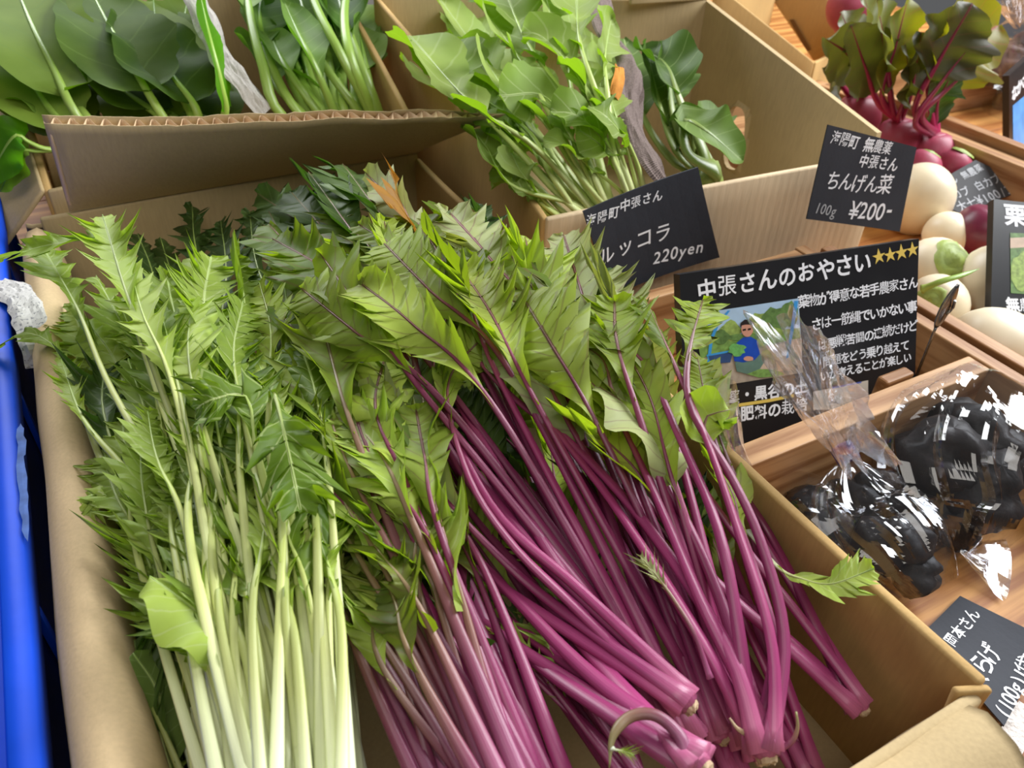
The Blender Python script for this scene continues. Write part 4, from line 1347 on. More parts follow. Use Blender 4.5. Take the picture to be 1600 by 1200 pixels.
def bulb(name, c, r, axis, label, cat, mskin, seed, top=None, squash=0.92, tail=True, group=None, top_mat=None, topr=0.4):
    """round root: a flattened globe with a drawn-out tap root; axis points to the leaf end"""
    t = thing(name, c, label, cat, group)
    axis = Vector(axis).normalized()
    q = axis.to_track_quat('Z', 'Y')
    rng = random.Random(seed)
    NU, NV = 28, 18
    vs, fs = [], []
    for j in range(NV + 1):
        th = math.pi * j / NV
        for i in range(NU):
            a = 2 * math.pi * i / NU
            x, y, z = math.sin(th) * math.cos(a), math.sin(th) * math.sin(a), math.cos(th)
            k = 1 + 0.035 * noise.noise(Vector((x * 1.3 + seed, y * 1.3, z * 1.3)))
            zz = z * squash
            if z > 0.85: zz -= (z - 0.85) * 0.9               # dimple at the crown
            if tail and z < -0.9: zz -= (-(z) - 0.9) * 3.0     # tap root
            vs.append(q @ Vector((x * k, y * k, zz)) * r)
    for j in range(NV):
        for i in range(NU):
            a = j * NU + i; b = j * NU + (i + 1) % NU
            fs.append((a, a + NU, b + NU, b))
    mesh_obj('root', vs, fs, mskin, t, True)
    if top:
        vs, fs = [], []
        prof = [(1.0, -0.05), (0.92, 0.08), (0.70, 0.16), (0.52, 0.12), (0.44, 0.22), (0.26, 0.17), (0.2, 0.26), (0.02, 0.2)]
        K = 18
        for pr_, h in prof:
            for i in range(K):
                a = 2 * math.pi * i / K
                rr = pr_ * topr * (1 + 0.10 * math.sin(3 * a + seed) + 0.05 * math.sin(7 * a))
                vs.append(q @ Vector((rr * math.cos(a), rr * math.sin(a), squash * 0.84 + h * topr * 1.1)) * r)
        for j in range(len(prof) - 1):
            for i in range(K):
                a = j * K + i; b = j * K + (i + 1) % K
                fs.append((a, b, b + K, a + K))
        fs.append(tuple((len(prof) - 1) * K + i for i in range(K)))
        mesh_obj('leaf_crown', vs, fs, top_mat or M['turnip_top'], t, True)
    return t


tv = 'white turnips in the long cedar tray'
bulb('turnip', *rest(1434, 312, 52), (0.1, 0.2, -0.6), 'large white turnip right behind the bok choy price card', 'turnip', M['turnip'], 1, None, 1.15, False, tv)
bulb('turnip', *rest(1480, 366, 36), (0.3, 0.3, -1), 'small white turnip between the big one and the green-crowned one', 'turnip', M['turnip'], 2, None, 0.95, False, tv)
bulb('turnip', *rest(1462, 420, 50), (-0.15, -0.55, 0.75), 'white turnip showing its cut green crown to the viewer', 'turnip', M['turnip'], 3, True, 0.9, True, tv, None, 0.62)
t4 = bulb('turnip', *rest(1462, 476, 48), (-0.8, -0.2, 0.5), 'white turnip with one leftover green leaf stalk, behind the steel clip', 'turnip', M['turnip'], 4, True, 0.95, True, tv, None, 0.5)
rng = random.Random(4)
add_leaf(t4, [Wy(1440, 452, 0.36), Wy(1470, 440, 0.35), Wy(1500, 431, 0.345), Wy(1530, 420, 0.345)], rng, None, 0, 0.3, 0.0035, 0.0022, M['st_spin'], None, stalk_name='leaf_stalk', rib=0.9)
bulb('turnip', *rest(1556, 440, 58), (0.4, 0.3, 0.2), 'white turnip half behind the chestnut board', 'turnip', M['turnip'], 5, None, 1.0, True, tv)
bulb('turnip', *rest(1550, 544, 64), (0.85, -0.35, -0.05), 'nearest white turnip, lying with its green end to the right', 'turnip', M['turnip'], 6, True, 1.1, False, tv, None, 0.7)
bulb('red_turnip', *rest(1534, 362, 46), (0.2, 0.1, 1), 'dark red turnip under the grey price card', 'turnip', M['red_turnip'], 7, None, 0.95)
bulb('red_turnip', *rest(1602, 284, 28), (0.2, 0.1, 1), 'crimson turnip peeping out right of the grey card', 'turnip', M['red_turnip'], 8, None, 0.95)

# beets: round root, red stalks and leaves in one plant


def beet_plant(c, r, label, leaves, seed, axis=(0, 0.2, 1), k=1.12):
    c = CAM + (c - CAM) * k; r = r * k
    t = bulb('beet', c, r, axis, label, 'beet', M['beet'], seed, True, 0.95, True, 'red beets with leaves behind the turnips', M['beet'], 0.4)
    rng = random.Random(seed + 100)
    top = c + Vector(axis).normalized() * r * 0.8
    for (pts, width, mat, lf, roll) in leaves:
        P = [top] + [Wy(x, y, yy * k) for x, y, yy in pts]
        add_leaf(t, P, rng, 'beet' if mat else None, width * k, lf, 0.0056, 0.0037, M['st_beet'], mat, roll=roll, wave=0.16, cup=0.3, up=Vector((0.1, -1, 0.35)), rib=0.6)
    return t


lb, ly = M['leaf_beet'], M['leaf_beet_y']
beet_plant(Wy(1338, 182, 0.62), 0.0275, 'round pink beet against the cardboard side with tall leaves',
           [([(1333, 130, 0.62), (1335, 80, 0.62), (1315, 20, 0.63)], 0.032, lb, 0.55, 0.2), ([(1352, 140, 0.61), (1330, 90, 0.61), (1290, 60, 0.61)], 0.034, lb, 0.6, -0.4),
            ([(1370, 130, 0.6), (1365, 70, 0.6), (1350, -10, 0.6)], 0.030, lb, 0.5, 0.3), ([(1330, 150, 0.63), (1312, 130, 0.63), (1290, 105, 0.63)], 0.028, lb, 0.6, 0.1)], 11)
beet_plant(Wy(1402, 218, 0.56), 0.026, 'beet whose thick red stalks fan up in the middle of the tray',
           [([(1378, 150, 0.56), (1400, 70, 0.56), (1420, -10, 0.57)], 0.036, ly, 0.6, 0.1), ([(1372, 160, 0.57), (1350, 100, 0.57), (1330, 40, 0.57)], 0.034, lb, 0.6, -0.2),
            ([(1395, 170, 0.56), (1385, 90, 0.56), (1370, 0, 0.56)], 0.03, lb, 0.5, 0.4), ([(1420, 160, 0.55), (1430, 110, 0.55), (1440, 50, 0.55)], 0.040, lb, 0.7, 0.0),
            ([(1405, 180, 0.555), (1420, 130, 0.555), (1415, 70, 0.555)], 0.030, lb, 0.7, 0.5)], 12)
beet_plant(Wy(1456, 240, 0.53), 0.026, 'beet with long stalks leaning right beside the tray board',
           [([(1430, 170, 0.53), (1470, 90, 0.53), (1520, 5, 0.53)], 0.045, lb, 0.42, -0.3), ([(1440, 180, 0.52), (1480, 140, 0.52), (1530, 95, 0.52)], 0.0, None, 0.4, 0),
            ([(1430, 190, 0.52), (1470, 130, 0.52), (1518, 70, 0.52)], 0.0, None, 0.4, 0), ([(1450, 120, 0.55), (1470, 60, 0.55), (1500, -10, 0.55)], 0.04, ly, 0.5, 0.2),
            ([(1470, 130, 0.56), (1510, 70, 0.57), (1560, 40, 0.58)], 0.05, ly, 0.75, -0.2), ([(1465, 160, 0.54), (1480, 130, 0.54), (1490, 105, 0.54)], 0.025, M['leaf_dark'], 0.8, -0.2)], 13)
bulb('beet', Wy(1330, 14, 0.85), 0.035, (0, 0, 1), 'dusky beet at the top edge behind the slit-handled box', 'beet', M['beet'], 14, None, 0.95)
bulb('beet', Wy(1440, 262, 0.56), 0.0225, (0.5, 0, 1), 'small rough beet just above the largest turnip', 'beet', M['beet'], 15, True, 0.95, True, None, M['turnip_top'], 0.5)
bulb('beet', Wy(1490, 258, 0.55), 0.020, (0.5, 0, 1), 'tiny crimson beet with a green crown above the grey card', 'beet', M['beet'], 16, True, 0.95, True, None, M['turnip_top'], 0.7)

riser = thing('wooden_riser', Vector((0.80, 0.68, 0)), 'low wooden step raising the beets at the back of the turnip tray', 'riser')
plank_part(riser, (0.705, 0.585, 0.046), (0.930, 0.780, 0.058), M['plank'], 'top_board')
plank_part(riser, (0.712, 0.590, 0.0005), (0.726, 0.775, 0.0455), M['plank_y'], 'foot_board')
plank_part(riser, (0.909, 0.590, 0.0005), (0.923, 0.775, 0.0455), M['plank_y'], 'foot_board')

# ------------------------------------------------------------------ newspaper wrapping


def paper(name, pts, width, mat, label, seed, up=UPV, crump=0.35, n=40, cat='newspaper'):
    samp, L = spline(pts, n); fr = frames(samp, up)
    vs, fs, uv = [], [], []
    K = 14
    o0 = pts[0]
    for i, (p, (t, s, nn)) in enumerate(zip(samp, fr)):
        for k in range(K + 1):
            u = k / K * 2 - 1
            q = Vector((u * 1.4 + seed, i * 0.12, seed))
            z = width * crump * (noise.noise(q) + 0.5 * abs(noise.noise(q * 2.7)))
            w = width * (1 + 0.25 * noise.noise(Vector((i * 0.2, seed, u))))
            vs.append(p + s * (u * w) + nn * (z - 0.25 * width * u * u) - o0); uv.append((k / K, i / n * L / (2 * width)))
    for i in range(n):
        for k in range(K):
            a = i * (K + 1) + k
            fs.append((a, a + 1, a + K + 2, a + K + 1))
    o = mesh_obj(name, vs, fs, mat, None, False, uv)
    o.location = o0
    m = o.modifiers.new('solid', 'SOLIDIFY'); m.thickness = 0.0004
    return tag(o, label, cat)


paper('newspaper', [WR(940, -20, 0.05), WR(948, 40, 0.05), WR(985, 95, 0.045), WR(985, 150, 0.035), WR(1000, 210, 0.02), WR(1030, 262, 0.01), WR(1045, 285, 0.0)], 0.016, M['news_dark'],
      'crumpled brownish newspaper between the rocket and the bok choy', 3, Vector((0.5, -0.6, 1)))
o = paper('paper_scrap', [WR(970, 105, 0.062), WR(968, 130, 0.060), WR(960, 152, 0.055)], 0.006, M['orange_print'], 'orange printed scrap of newspaper beside the rocket leaves', 5, Vector((0.5, -0.6, 1)), 0.3, 12, 'paper')
paper('newspaper', [WS(290, -40, 0.07), WS(318, 20, 0.06), WS(345, 80, 0.05), WS(375, 120, 0.04), WS(420, 172, 0.03)], 0.013, M['news'],
      'folded newspaper sheet separating spinach from the long-stalked greens', 8, Vector((0.5, -0.6, 1)))
paper('newspaper', [Wz(-10, 440, -0.008), Wz(25, 452, 0.0), Wz(50, 480, 0.002), Wz(66, 530, -0.004), Wz(76, 570, -0.02)], 0.013, M['news_white'],
      'white newspaper scrap tucked between blue crate and mizuna box', 12, Vector((0.3, -0.5, 1)), 0.3)

# ------------------------------------------------------------------ mizuna in the main box
GRP_R = 'red-stalked mizuna plants in the front box'
GRP_G = 'pale-stalked green mizuna plants in the front box'


def pix(path):
    return [Wz(*p) for p in path]


def mizuna(label, root, axis_px, leaves, seed, red=True, rc=0.009, group=None, mst=None, r0=(0.0030, 0.0040)):
    """leaves: (path pixels after the root with levels, half width, leaf fraction, material, roll, kind)"""
    R = Wz(*root)
    t = thing('red_mizuna' if red else 'green_mizuna', R, label, 'vegetable', group or (GRP_R if red else GRP_G))
    rng = random.Random(seed)
    ax = (Wz(*axis_px) - R).normalized()
    ms = mst or (M['st_r'] if red else M['st_g'])
    crown(t, R, rc, ax, ms, M['cut_root'], rng)
    s = ax.cross(Vector((0, 0, 1))).normalized(); u = s.cross(ax)
    for k, lf in enumerate(leaves):
        path, width, frac, mat, roll, kind = lf
        if kind == Z: width *= rng.uniform(0.66, 0.94); roll += rng.uniform(-0.35, 0.35)
        a = 2 * math.pi * k / len(leaves) + rng.uniform(-0.3, 0.3)
        o0 = R + (s * math.cos(a) + u * math.sin(a)) * rc * 0.46 - ax * rc * 0.35
        if kind == Z and (not red or rng.random() < 0.3): kind = 'mizuna_fine'
        P = [o0] + (pix(path) if not isinstance(path[0], Vector) else path)
        add_leaf(t, P, rng, kind, width, frac, rng.uniform(*r0), rng.uniform(0.0013, 0.0018), ms, mat, roll=roll, twist=rng.uniform(-0.6, 0.6),
                 cup=rng.uniform(-0.25, 0.4), wave=rng.uniform(0.12, 0.28), curl=rng.uniform(-0.35, 0.35), nseg=30, groove=0.35)
    return t


lr, lp, ld, lg, lbn = M['leaf_r'], M['leaf_rp'], M['leaf_dark'], M['leaf_g'], M['leaf_brown']


def auto_leaves(root, tips, rng, mats, w=(0.021, 0.031), lf=(0.34, 0.46), lift=0.02, side=0.012, kinds=('mizuna',), zj=0.0):
    """leaf specs towards tip pixels; the stalk bows on the way"""
    R = Wz(*root); out = []
    for tip in tips:
        T = Wz(*tip)
        P = auto_path(R, T, rng, lift, side)
        out.append((P[2:], rng.uniform(*w), rng.uniform(*lf), rng.choice(mats), rng.uniform(-0.7, 0.7), rng.choice(kinds)))
    return out


Z = 'mizuna'
# --- red plants whose roots show
mizuna('red-stalked mizuna plant with its cut root facing the viewer at bottom centre', (1064, 1090, -0.012), (900, 930, 0.0), [
    ([(870, 895, 0.002), (735, 755, 0.016), (660, 610, 0.032), (636, 490, 0.045), (600, 345, 0.062)], 0.026, 0.30, lr, 0.2, Z),
    ([(905, 920, 0.002), (775, 800, 0.016), (700, 650, 0.034), (684, 540, 0.046), (742, 400, 0.056)], 0.023, 0.30, lr, -0.5, Z),
    ([(860, 940, -0.004), (760, 850, 0.008), (660, 740, 0.022), (550, 618, 0.030)], 0.031, 0.48, lp, 0.15, Z),
    ([(840, 955, -0.008), (690, 850, 0.004), (575, 742, 0.014), (450, 640, 0.022)], 0.020, 0.36, lr, -0.2, Z),
    ([(900, 950, -0.002), (800, 850, 0.012), (730, 740, 0.03), (700, 600, 0.04), (760, 520, 0.046)], 0.018, 0.3, lr, 0.5, Z),
    ([(920, 960, -0.01), (820, 840, 0.006), (700, 680, 0.02), (560, 500, 0.03), (420, 350, 0.046)], 0.032, 0.38, lr, 0.1, Z),
    ([(930, 960, -0.01), (850, 850, 0.004), (760, 700, 0.02), (640, 520, 0.034), (520, 370, 0.05)], 0.032, 0.38, lr, -0.1, Z)], 1, True, 0.0095)
mizuna('red-stalked mizuna plant with pale root end nearest the right front corner', (1193, 1160, -0.02), (1150, 980, 0.0), [
    ([(1105, 960, 0.006), (1040, 810, 0.02), (985, 690, 0.032), (925, 570, 0.042), (885, 470, 0.05)], 0.020, 0.34, lr, 0.3, Z),
    ([(1205, 1000, 0.004), (1150, 820, 0.026), (1105, 690, 0.044), (1050, 560, 0.056), (1010, 470, 0.06)], 0.016, 0.26, lr, 0.7, Z),
    ([(1225, 1000, 0.0), (1190, 850, 0.02), (1140, 740, 0.036), (1080, 640, 0.05), (1075, 560, 0.058), (1098, 468, 0.062)], 0.024, 0.24, lr, 0.0, Z),
    ([(1135, 1010, 0.0), (1010, 820, 0.014), (890, 690, 0.026), (780, 600, 0.036), (640, 430, 0.05)], 0.021, 0.32, lr, -0.2, Z),
    ([(1150, 960, 0.008), (1120, 820, 0.026), (1060, 680, 0.04), (1000, 560, 0.05), (900, 500, 0.056), (800, 470, 0.058)], 0.020, 0.32, lp, 0.3, 'spoon'),
    ([(1210, 1020, -0.006), (1175, 880, 0.01), (1130, 760, 0.03), (1100, 660, 0.044), (1140, 640, 0.05)], 0.014, 0.16, lg, -0.3, 'spoon'),
    ([(1090, 990, 0.002), (960, 790, 0.016), (860, 660, 0.03), (800, 560, 0.042), (770, 440, 0.052)], 0.019, 0.32, lr, 0.4, Z),
    ([(1130, 950, -0.006), (1080, 830, 0.01), (1020, 720, 0.026), (960, 620, 0.04), (940, 560, 0.05), (870, 520, 0.054)], 0.017, 0.28, lp, 0.2, Z)], 2, True, 0.0105)
mizuna('red-stalked mizuna plant lying against the right box wall', (1340, 1098, -0.045), (1240, 960, -0.03), [
    ([(1250, 935, -0.03), (1180, 820, -0.012), (1120, 700, 0.012), (1090, 560, 0.03)], 0.016, 0.26, lr, 0.3, Z),
    ([(1240, 950, -0.025), (1160, 850, -0.01), (1080, 740, 0.008), (960, 600, 0.03)], 0.018, 0.3, lr, -0.3, Z),
    ([(1230, 1010, -0.03), (1120, 910, -0.018), (1010, 780, 0.0), (880, 620, 0.02)], 0.020, 0.3, lr, 0.2, Z),
    ([(1262, 950, -0.03), (1200, 830, -0.02), (1150, 750, 0.0), (1110, 640, 0.02)], 0.012, 0.2, lr, 0.6, Z),
    ([(1245, 1010, -0.035), (1150, 930, -0.03), (1060, 860, -0.02), (960, 720, 0.0)], 0.018, 0.3, ld, 0.0, Z)], 3, True, 0.0075)
mizuna('thick-rooted red mizuna plant at the very bottom edge, right of centre', (1082, 1188, -0.002), (940, 1080, -0.008), [
    ([(930, 1060, -0.008), (800, 930, -0.004), (680, 800, 0.004), (560, 660, 0.014)], 0.02, 0.3, lr, 0.2, Z),
    ([(900, 1070, -0.012), (740, 960, -0.01), (640, 860, -0.002), (520, 740, 0.006)], 0.02, 0.3, lr, -0.2, Z),
    ([(940, 1040, -0.012), (820, 900, -0.01), (720, 780, -0.002), (620, 620, 0.01)], 0.02, 0.3, ld, 0.4, Z),
    ([(960, 1090, -0.01), (850, 1010, -0.015), (700, 900, -0.015), (560, 770, -0.01)], 0.018, 0.3, lr, -0.4, Z),
    ([(1000, 1150, -0.002), (960, 1120, -0.004), (830, 1030, -0.015), (700, 920, -0.02), (580, 820, -0.02)], 0.016, 0.3, lr, 0.3, Z)], 4, True, 0.0100, r0=(0.0042, 0.0052))
for k, path in enumerate(([(1212, 1172, -0.02), (1236, 1160, -0.016), (1246, 1138, -0.012), (1244, 1112, -0.008)], [(1172, 1150, -0.018), (1152, 1138, -0.014), (1140, 1122, -0.012)])):
    t = [o_ for o_ in bpy.data.objects if o_.name == 'red_mizuna.001'][0]
    tube_obj('root_hair', pix(path), 0.0011, M['st_rb'] if k == 0 else M['cut_root'], t, 12, 6, 1.0, lambda q: 0.0016 * (1 - 0.7 * q))
# curled thin stalk
t = thing('red_mizuna', Wz(1050, 1170, -0.002), 'thin curled red stalk with a tiny leaf looping at bottom centre', 'vegetable', None)
add_leaf(t, pix([(1075, 1190, 0.0), (1062, 1150, 0.004), (1025, 1118, 0.006), (985, 1120, 0.006), (958, 1150, 0.006), (952, 1200, 0.002)]), random.Random(8), None, 0, 0.3, 0.003, 0.0022, M['st_rb'], None, rib=0.8)
add_leaf(t, pix([(957, 1170, 0.006), (964, 1172, 0.008), (975, 1174, 0.009), (990, 1180, 0.009)]), random.Random(9), 'feather', 0.004, 0.85, 0.0008, 0.0006, M['st_g'], lg, stalk_name='leaflet_stalk')
# leaf poking out over the right wall
t = thing('red_mizuna', Wz(1180, 850, -0.03), 'single jagged green leaf sticking out over the right box wall', 'vegetable', None)
add_leaf(t, pix([(1170, 830, -0.02), (1215, 886, -0.012), (1255, 905, -0.004), (1300, 912, 0.002), (1366, 888, 0.010)]), random.Random(12), Z, 0.013, 0.62, 0.0016, 0.0012, M['st_g'], lg, roll=-0.2, cup=0.1)
t = thing('red_mizuna', Wz(1060, 1040, -0.01), 'young silvery mizuna shoot lying across the purple stalks', 'vegetable', None)
add_leaf(t, pix([(1110, 1060, -0.006), (1085, 990, 0.006), (1055, 940, 0.012), (1030, 905, 0.016), (1000, 868, 0.018)]), random.Random(13), 'feather', 0.008, 0.34, 0.0013, 0.0009, M['st_rb'], lp)

# --- red plants in the lower middle with roots below the frame
rng = random.Random(77)
mizuna('brown-purple mizuna plant right beside the white mizuna stalks', (720, 1330, -0.03), (650, 1180, -0.02), auto_leaves((720, 1330, -0.03),
       [(395, 560, 0.02), (470, 700, 0.015), (440, 620, 0.02), (500, 800, 0.01), (540, 880, 0.005), (430, 480, 0.03)], rng, [lr, lg, ld], lift=0.016), 5, True, 0.011, mst=M['st_rb'])
mizuna('purple mizuna plant with broad pink-violet stalks at the bottom edge left of centre', (830, 1320, -0.02), (740, 1150, -0.01), auto_leaves((830, 1320, -0.02),
       [(470, 560, 0.03), (520, 640, 0.03), (560, 820, 0.015), (600, 900, 0.01), (500, 480, 0.04), (620, 800, 0.01), (640, 560, 0.03)], rng, [lr, lr, lg], lift=0.018), 6, True, 0.012, mst=M['st_rb'], r0=(0.004, 0.0052))
mizuna('violet-stalked mizuna plant along the bottom edge at the centre', (900, 1300, -0.035), (800, 1160, -0.02), auto_leaves((900, 1300, -0.035),
       [(560, 740, 0.01), (640, 700, 0.015), (500, 620, 0.02), (680, 760, 0.005), (590, 480, 0.03), (650, 900, -0.01)], rng, [lr, ld], lift=0.012), 7, True, 0.012, r0=(0.004, 0.005))
# --- plants deep in the heap
DEEP_R = 'buried red-stalked mizuna plants'
LBL_R = 'dark red-stalked mizuna plant buried deep in the right half of the heap'
deep = [((1150, 1230, -0.06), [(900, 700), (980, 640), (820, 560), (1040, 760), (760, 640), (1000, 520)]),
        ((1010, 1260, -0.06), [(720, 820), (640, 760), (800, 720), (560, 620), (700, 560), (880, 640)]),
        ((1260, 1210, -0.07), [(1060, 780), (1120, 700), (980, 600), (1080, 560), (940, 720), (1010, 680)]),
        ((880, 1340, -0.06), [(580, 900), (540, 780), (640, 840), (480, 640), (600, 700), (700, 900)]),
        ((1100, 1120, -0.06), [(760, 720), (840, 780), (700, 640), (900, 560), (640, 560), (800, 480)]),
        ((1000, 1130, -0.05), [(640, 640), (560, 560), (720, 520), (500, 500), (620, 440), (540, 420)])]
for k, (r, tips) in enumerate(deep):
    rg = random.Random(200 + k)
    mizuna(['red mizuna plant buried beneath the pale root end near the front corner', 'red mizuna plant buried beneath the looping curled stalk', 'red mizuna plant buried low beside the right box wall', 'red mizuna plant buried under the broad violet stalks at the bottom',
            'red mizuna plant buried under the centre root, reaching toward the rocket card', 'red mizuna plant buried under the centre root, reaching toward the back flap'][k], r, (r[0] - 90, r[1] - 120, r[2] + 0.01), auto_leaves(r, [(x + rg.uniform(-25, 25), y + rg.uniform(-25, 25), rg.uniform(-0.04, 0.012)) for x, y in tips], rg, [lr, ld, lr], lift=0.008, lf=(0.34, 0.48)), 200 + k, True, 0.010, DEEP_R)
# --- the leafy top end of the red half: plants reaching the back of the box
TOPS = [('red mizuna plant with a grey-green leaf standing against the back flap', (980, 1150, -0.05), [(482, 268, 0.055, ld), (455, 300, 0.04, ld), (420, 330, 0.03, ld), (520, 330, 0.05, lr), (400, 300, 0.03, ld)]),
        ('red mizuna plant with a purple-ribbed pale leaf below the box corner', (1040, 1140, -0.05), [(570, 268, 0.058, lp), (535, 255, 0.055, ld), (612, 280, 0.06, lbn), (640, 330, 0.055, lr), (560, 350, 0.06, lr)]),
        ('red mizuna plant with yellow-green leaves fanning at the back centre', (1080, 1150, -0.045), [(425, 372, 0.06, lr), (500, 395, 0.066, lr), (600, 380, 0.07, lr), (660, 360, 0.066, lr), (700, 330, 0.055, lp), (560, 440, 0.07, lr), (470, 450, 0.06, lr)]),
        ('red mizuna plant leaning its leaf tips on the right wall near the back', (1120, 1140, -0.045), [(685, 320, 0.04, lr), (735, 312, 0.04, ld), (770, 375, 0.05, lr), (820, 370, 0.05, lr), (800, 400, 0.055, lr), (720, 420, 0.065, lr)]),
        ('red mizuna plant whose pale twisted leaves end below the rocket card', (1160, 1150, -0.045), [(880, 365, 0.045, lp), (940, 425, 0.05, lp), (960, 470, 0.06, lr), (860, 420, 0.056, lr), (900, 390, 0.04, ld), (820, 470, 0.064, lr)])]
for k, (lab, r, tips) in enumerate(TOPS):
    rg = random.Random(300 + k)
    lv = []
    for x, y, z, m in tips:
        R = Wz(*r); T = Wz(x, y, z)
        lv.append((auto_path(R, T, rg, 0.022, 0.014)[2:], rg.uniform(0.025, 0.034), rg.uniform(0.30, 0.40), m, rg.uniform(-0.6, 0.6), Z))
    mizuna(lab, r, (r[0] - 100, r[1] - 120, r[2] + 0.01), lv, 300 + k, True, 0.009)

MID = [('red mizuna plant with broad matte leaves over the centre stalks', (860, 1290, -0.03), [(455, 655, 0.025, lr), (548, 612, 0.034, lp), (500, 560, 0.034, lr), (600, 560, 0.04, lr), (590, 690, 0.03, lr), (650, 640, 0.036, lr)]),
       ('red mizuna plant with forked leaves lying between green and purple stalks', (800, 1320, -0.035), [(470, 760, 0.018, lr), (535, 700, 0.024, lg), (520, 840, 0.012, lr), (580, 800, 0.016, lg), (430, 690, 0.022, lr), (610, 760, 0.02, lr), (560, 900, 0.008, lg)]),
       ('red mizuna plant with smooth pale-backed leaves in front of the photo board', (1185, 1170, -0.05), [(780, 455, 0.056, lp), (860, 545, 0.05, lr), (940, 500, 0.054, lr), (930, 600, 0.044, lp), (985, 560, 0.05, lr), (880, 640, 0.036, lr)])]
for k, (lab, r, tips) in enumerate(MID):
    rg = random.Random(340 + k)
    lv = []
    for x, y, z, m in tips:
        R = Wz(*r); T = Wz(x, y, z)
        kind = 'spoon' if (k == 2 and m is lp) else Z
        lv.append((auto_path(R, T, rg, 0.016, 0.014)[2:], rg.uniform(0.022, 0.030), rg.uniform(0.34, 0.44), m, rg.uniform(-0.5, 0.5), kind))
    mizuna(lab, r, (r[0] - 60, r[1] - 150, r[2] + 0.01), lv, 340 + k, True, 0.009, mst=M['st_rb'] if k == 1 else None)
rg = random.Random(360)
FE = [(700, 905), (760, 930), (820, 960), (870, 1010), (740, 980), (800, 1030), (680, 860), (840, 900), (900, 850), (780, 850)]
mizuna('red mizuna plant with small feathery side leaves among the centre stalks', (1000, 1230, -0.04), (900, 1100, -0.03),
       [(auto_path(Wz(1000, 1230, -0.04), Wz(x, y, rg.uniform(-0.025, -0.008)), rg, 0.006, 0.012)[2:], rg.uniform(0.007, 0.012), 0.5, rg.choice([lr, lg, ld]), rg.uniform(-0.5, 0.5), 'feather') for x, y in FE], 361, True, 0.008, r0=(0.002, 0.003))
mizuna('dusky mizuna plant whose leaf tips lean on the back wall at left', (520, 1400, -0.06), (500, 1250, -0.05),
       [(auto_path(Wz(520, 1400, -0.06), Wz(x, y, z), rg, 0.02, 0.014)[2:], rg.uniform(0.020, 0.028), 0.34, m, rg.uniform(-0.5, 0.5), Z) for x, y, z, m in
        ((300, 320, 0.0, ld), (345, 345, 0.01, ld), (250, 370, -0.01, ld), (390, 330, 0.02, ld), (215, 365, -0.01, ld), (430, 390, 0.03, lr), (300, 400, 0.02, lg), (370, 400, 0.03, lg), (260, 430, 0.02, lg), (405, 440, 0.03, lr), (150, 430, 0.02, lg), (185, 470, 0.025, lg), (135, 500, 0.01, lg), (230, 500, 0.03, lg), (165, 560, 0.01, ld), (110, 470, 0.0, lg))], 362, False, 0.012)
# --- green mizuna on the left
mizuna('low dark-leaved mizuna plant down in the left front corner of the box', (380, 1480, -0.085), (330, 1300, -0.08),
       [(auto_path(Wz(380, 1480, -0.085), Wz(x, y, z), rg, 0.004, 0.01)[2:], w, f, m, rg.uniform(-0.4, 0.4), k_) for x, y, z, m, k_, w, f in
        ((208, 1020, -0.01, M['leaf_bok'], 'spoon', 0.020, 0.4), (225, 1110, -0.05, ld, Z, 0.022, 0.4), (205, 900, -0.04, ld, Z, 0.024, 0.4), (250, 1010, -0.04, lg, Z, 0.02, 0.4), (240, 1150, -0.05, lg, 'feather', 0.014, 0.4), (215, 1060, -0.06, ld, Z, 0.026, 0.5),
         (260, 1080, -0.05, ld, Z, 0.022, 0.4), (230, 960, -0.03, ld, Z, 0.024, 0.45), (215, 1140, -0.03, lg, Z, 0.018, 0.4), (270, 1150, -0.05, ld, Z, 0.02, 0.4), (245, 1190, -0.04, lg, Z, 0.016, 0.4), (190, 830, -0.05, ld, Z, 0.026, 0.4))], 363, False, 0.010, r0=(0.002, 0.003))
gl = [lg, lg, lg]
mizuna('green mizuna plant whose long stalks arch over the left box wall', (330, 1500, -0.02), (330, 1300, -0.005), [
    ([(360, 1100, 0.0), (330, 900, 0.012), (245, 735, 0.024), (165, 590, 0.034), (120, 480, 0.04), (66, 385, 0.035)], 0.022, 0.30, lg, 0.3, Z),
    ([(345, 1100, -0.005), (290, 880, 0.006), (200, 740, 0.016), (130, 655, 0.02), (95, 560, 0.016)], 0.014, 0.24, lg, -0.4, Z),
    ([(370, 1100, 0.0), (345, 880, 0.014), (285, 700, 0.028), (235, 560, 0.04), (195, 450, 0.052), (160, 335, 0.058)], 0.026, 0.30, lg, 0.1, Z),
    ([(380, 1080, 0.0), (320, 820, 0.016), (250, 620, 0.03), (200, 470, 0.044), (170, 380, 0.052), (90, 380, 0.05), (-5, 405, 0.04)], 0.022, 0.30, lg, 0.4, Z),
    ([(340, 1120, -0.01), (240, 900, 0.0), (150, 700, 0.006), (100, 560, 0.014), (40, 520, 0.012), (-20, 555, 0.0)], 0.014, 0.25, lg, 0.0, Z),
    ([(330, 1120, -0.01), (250, 900, -0.002), (180, 790, 0.004), (150, 770, 0.006), (138, 830, -0.004)], 0.012, 0.25, lg, 0.3, Z)], 20, False, 0.012)
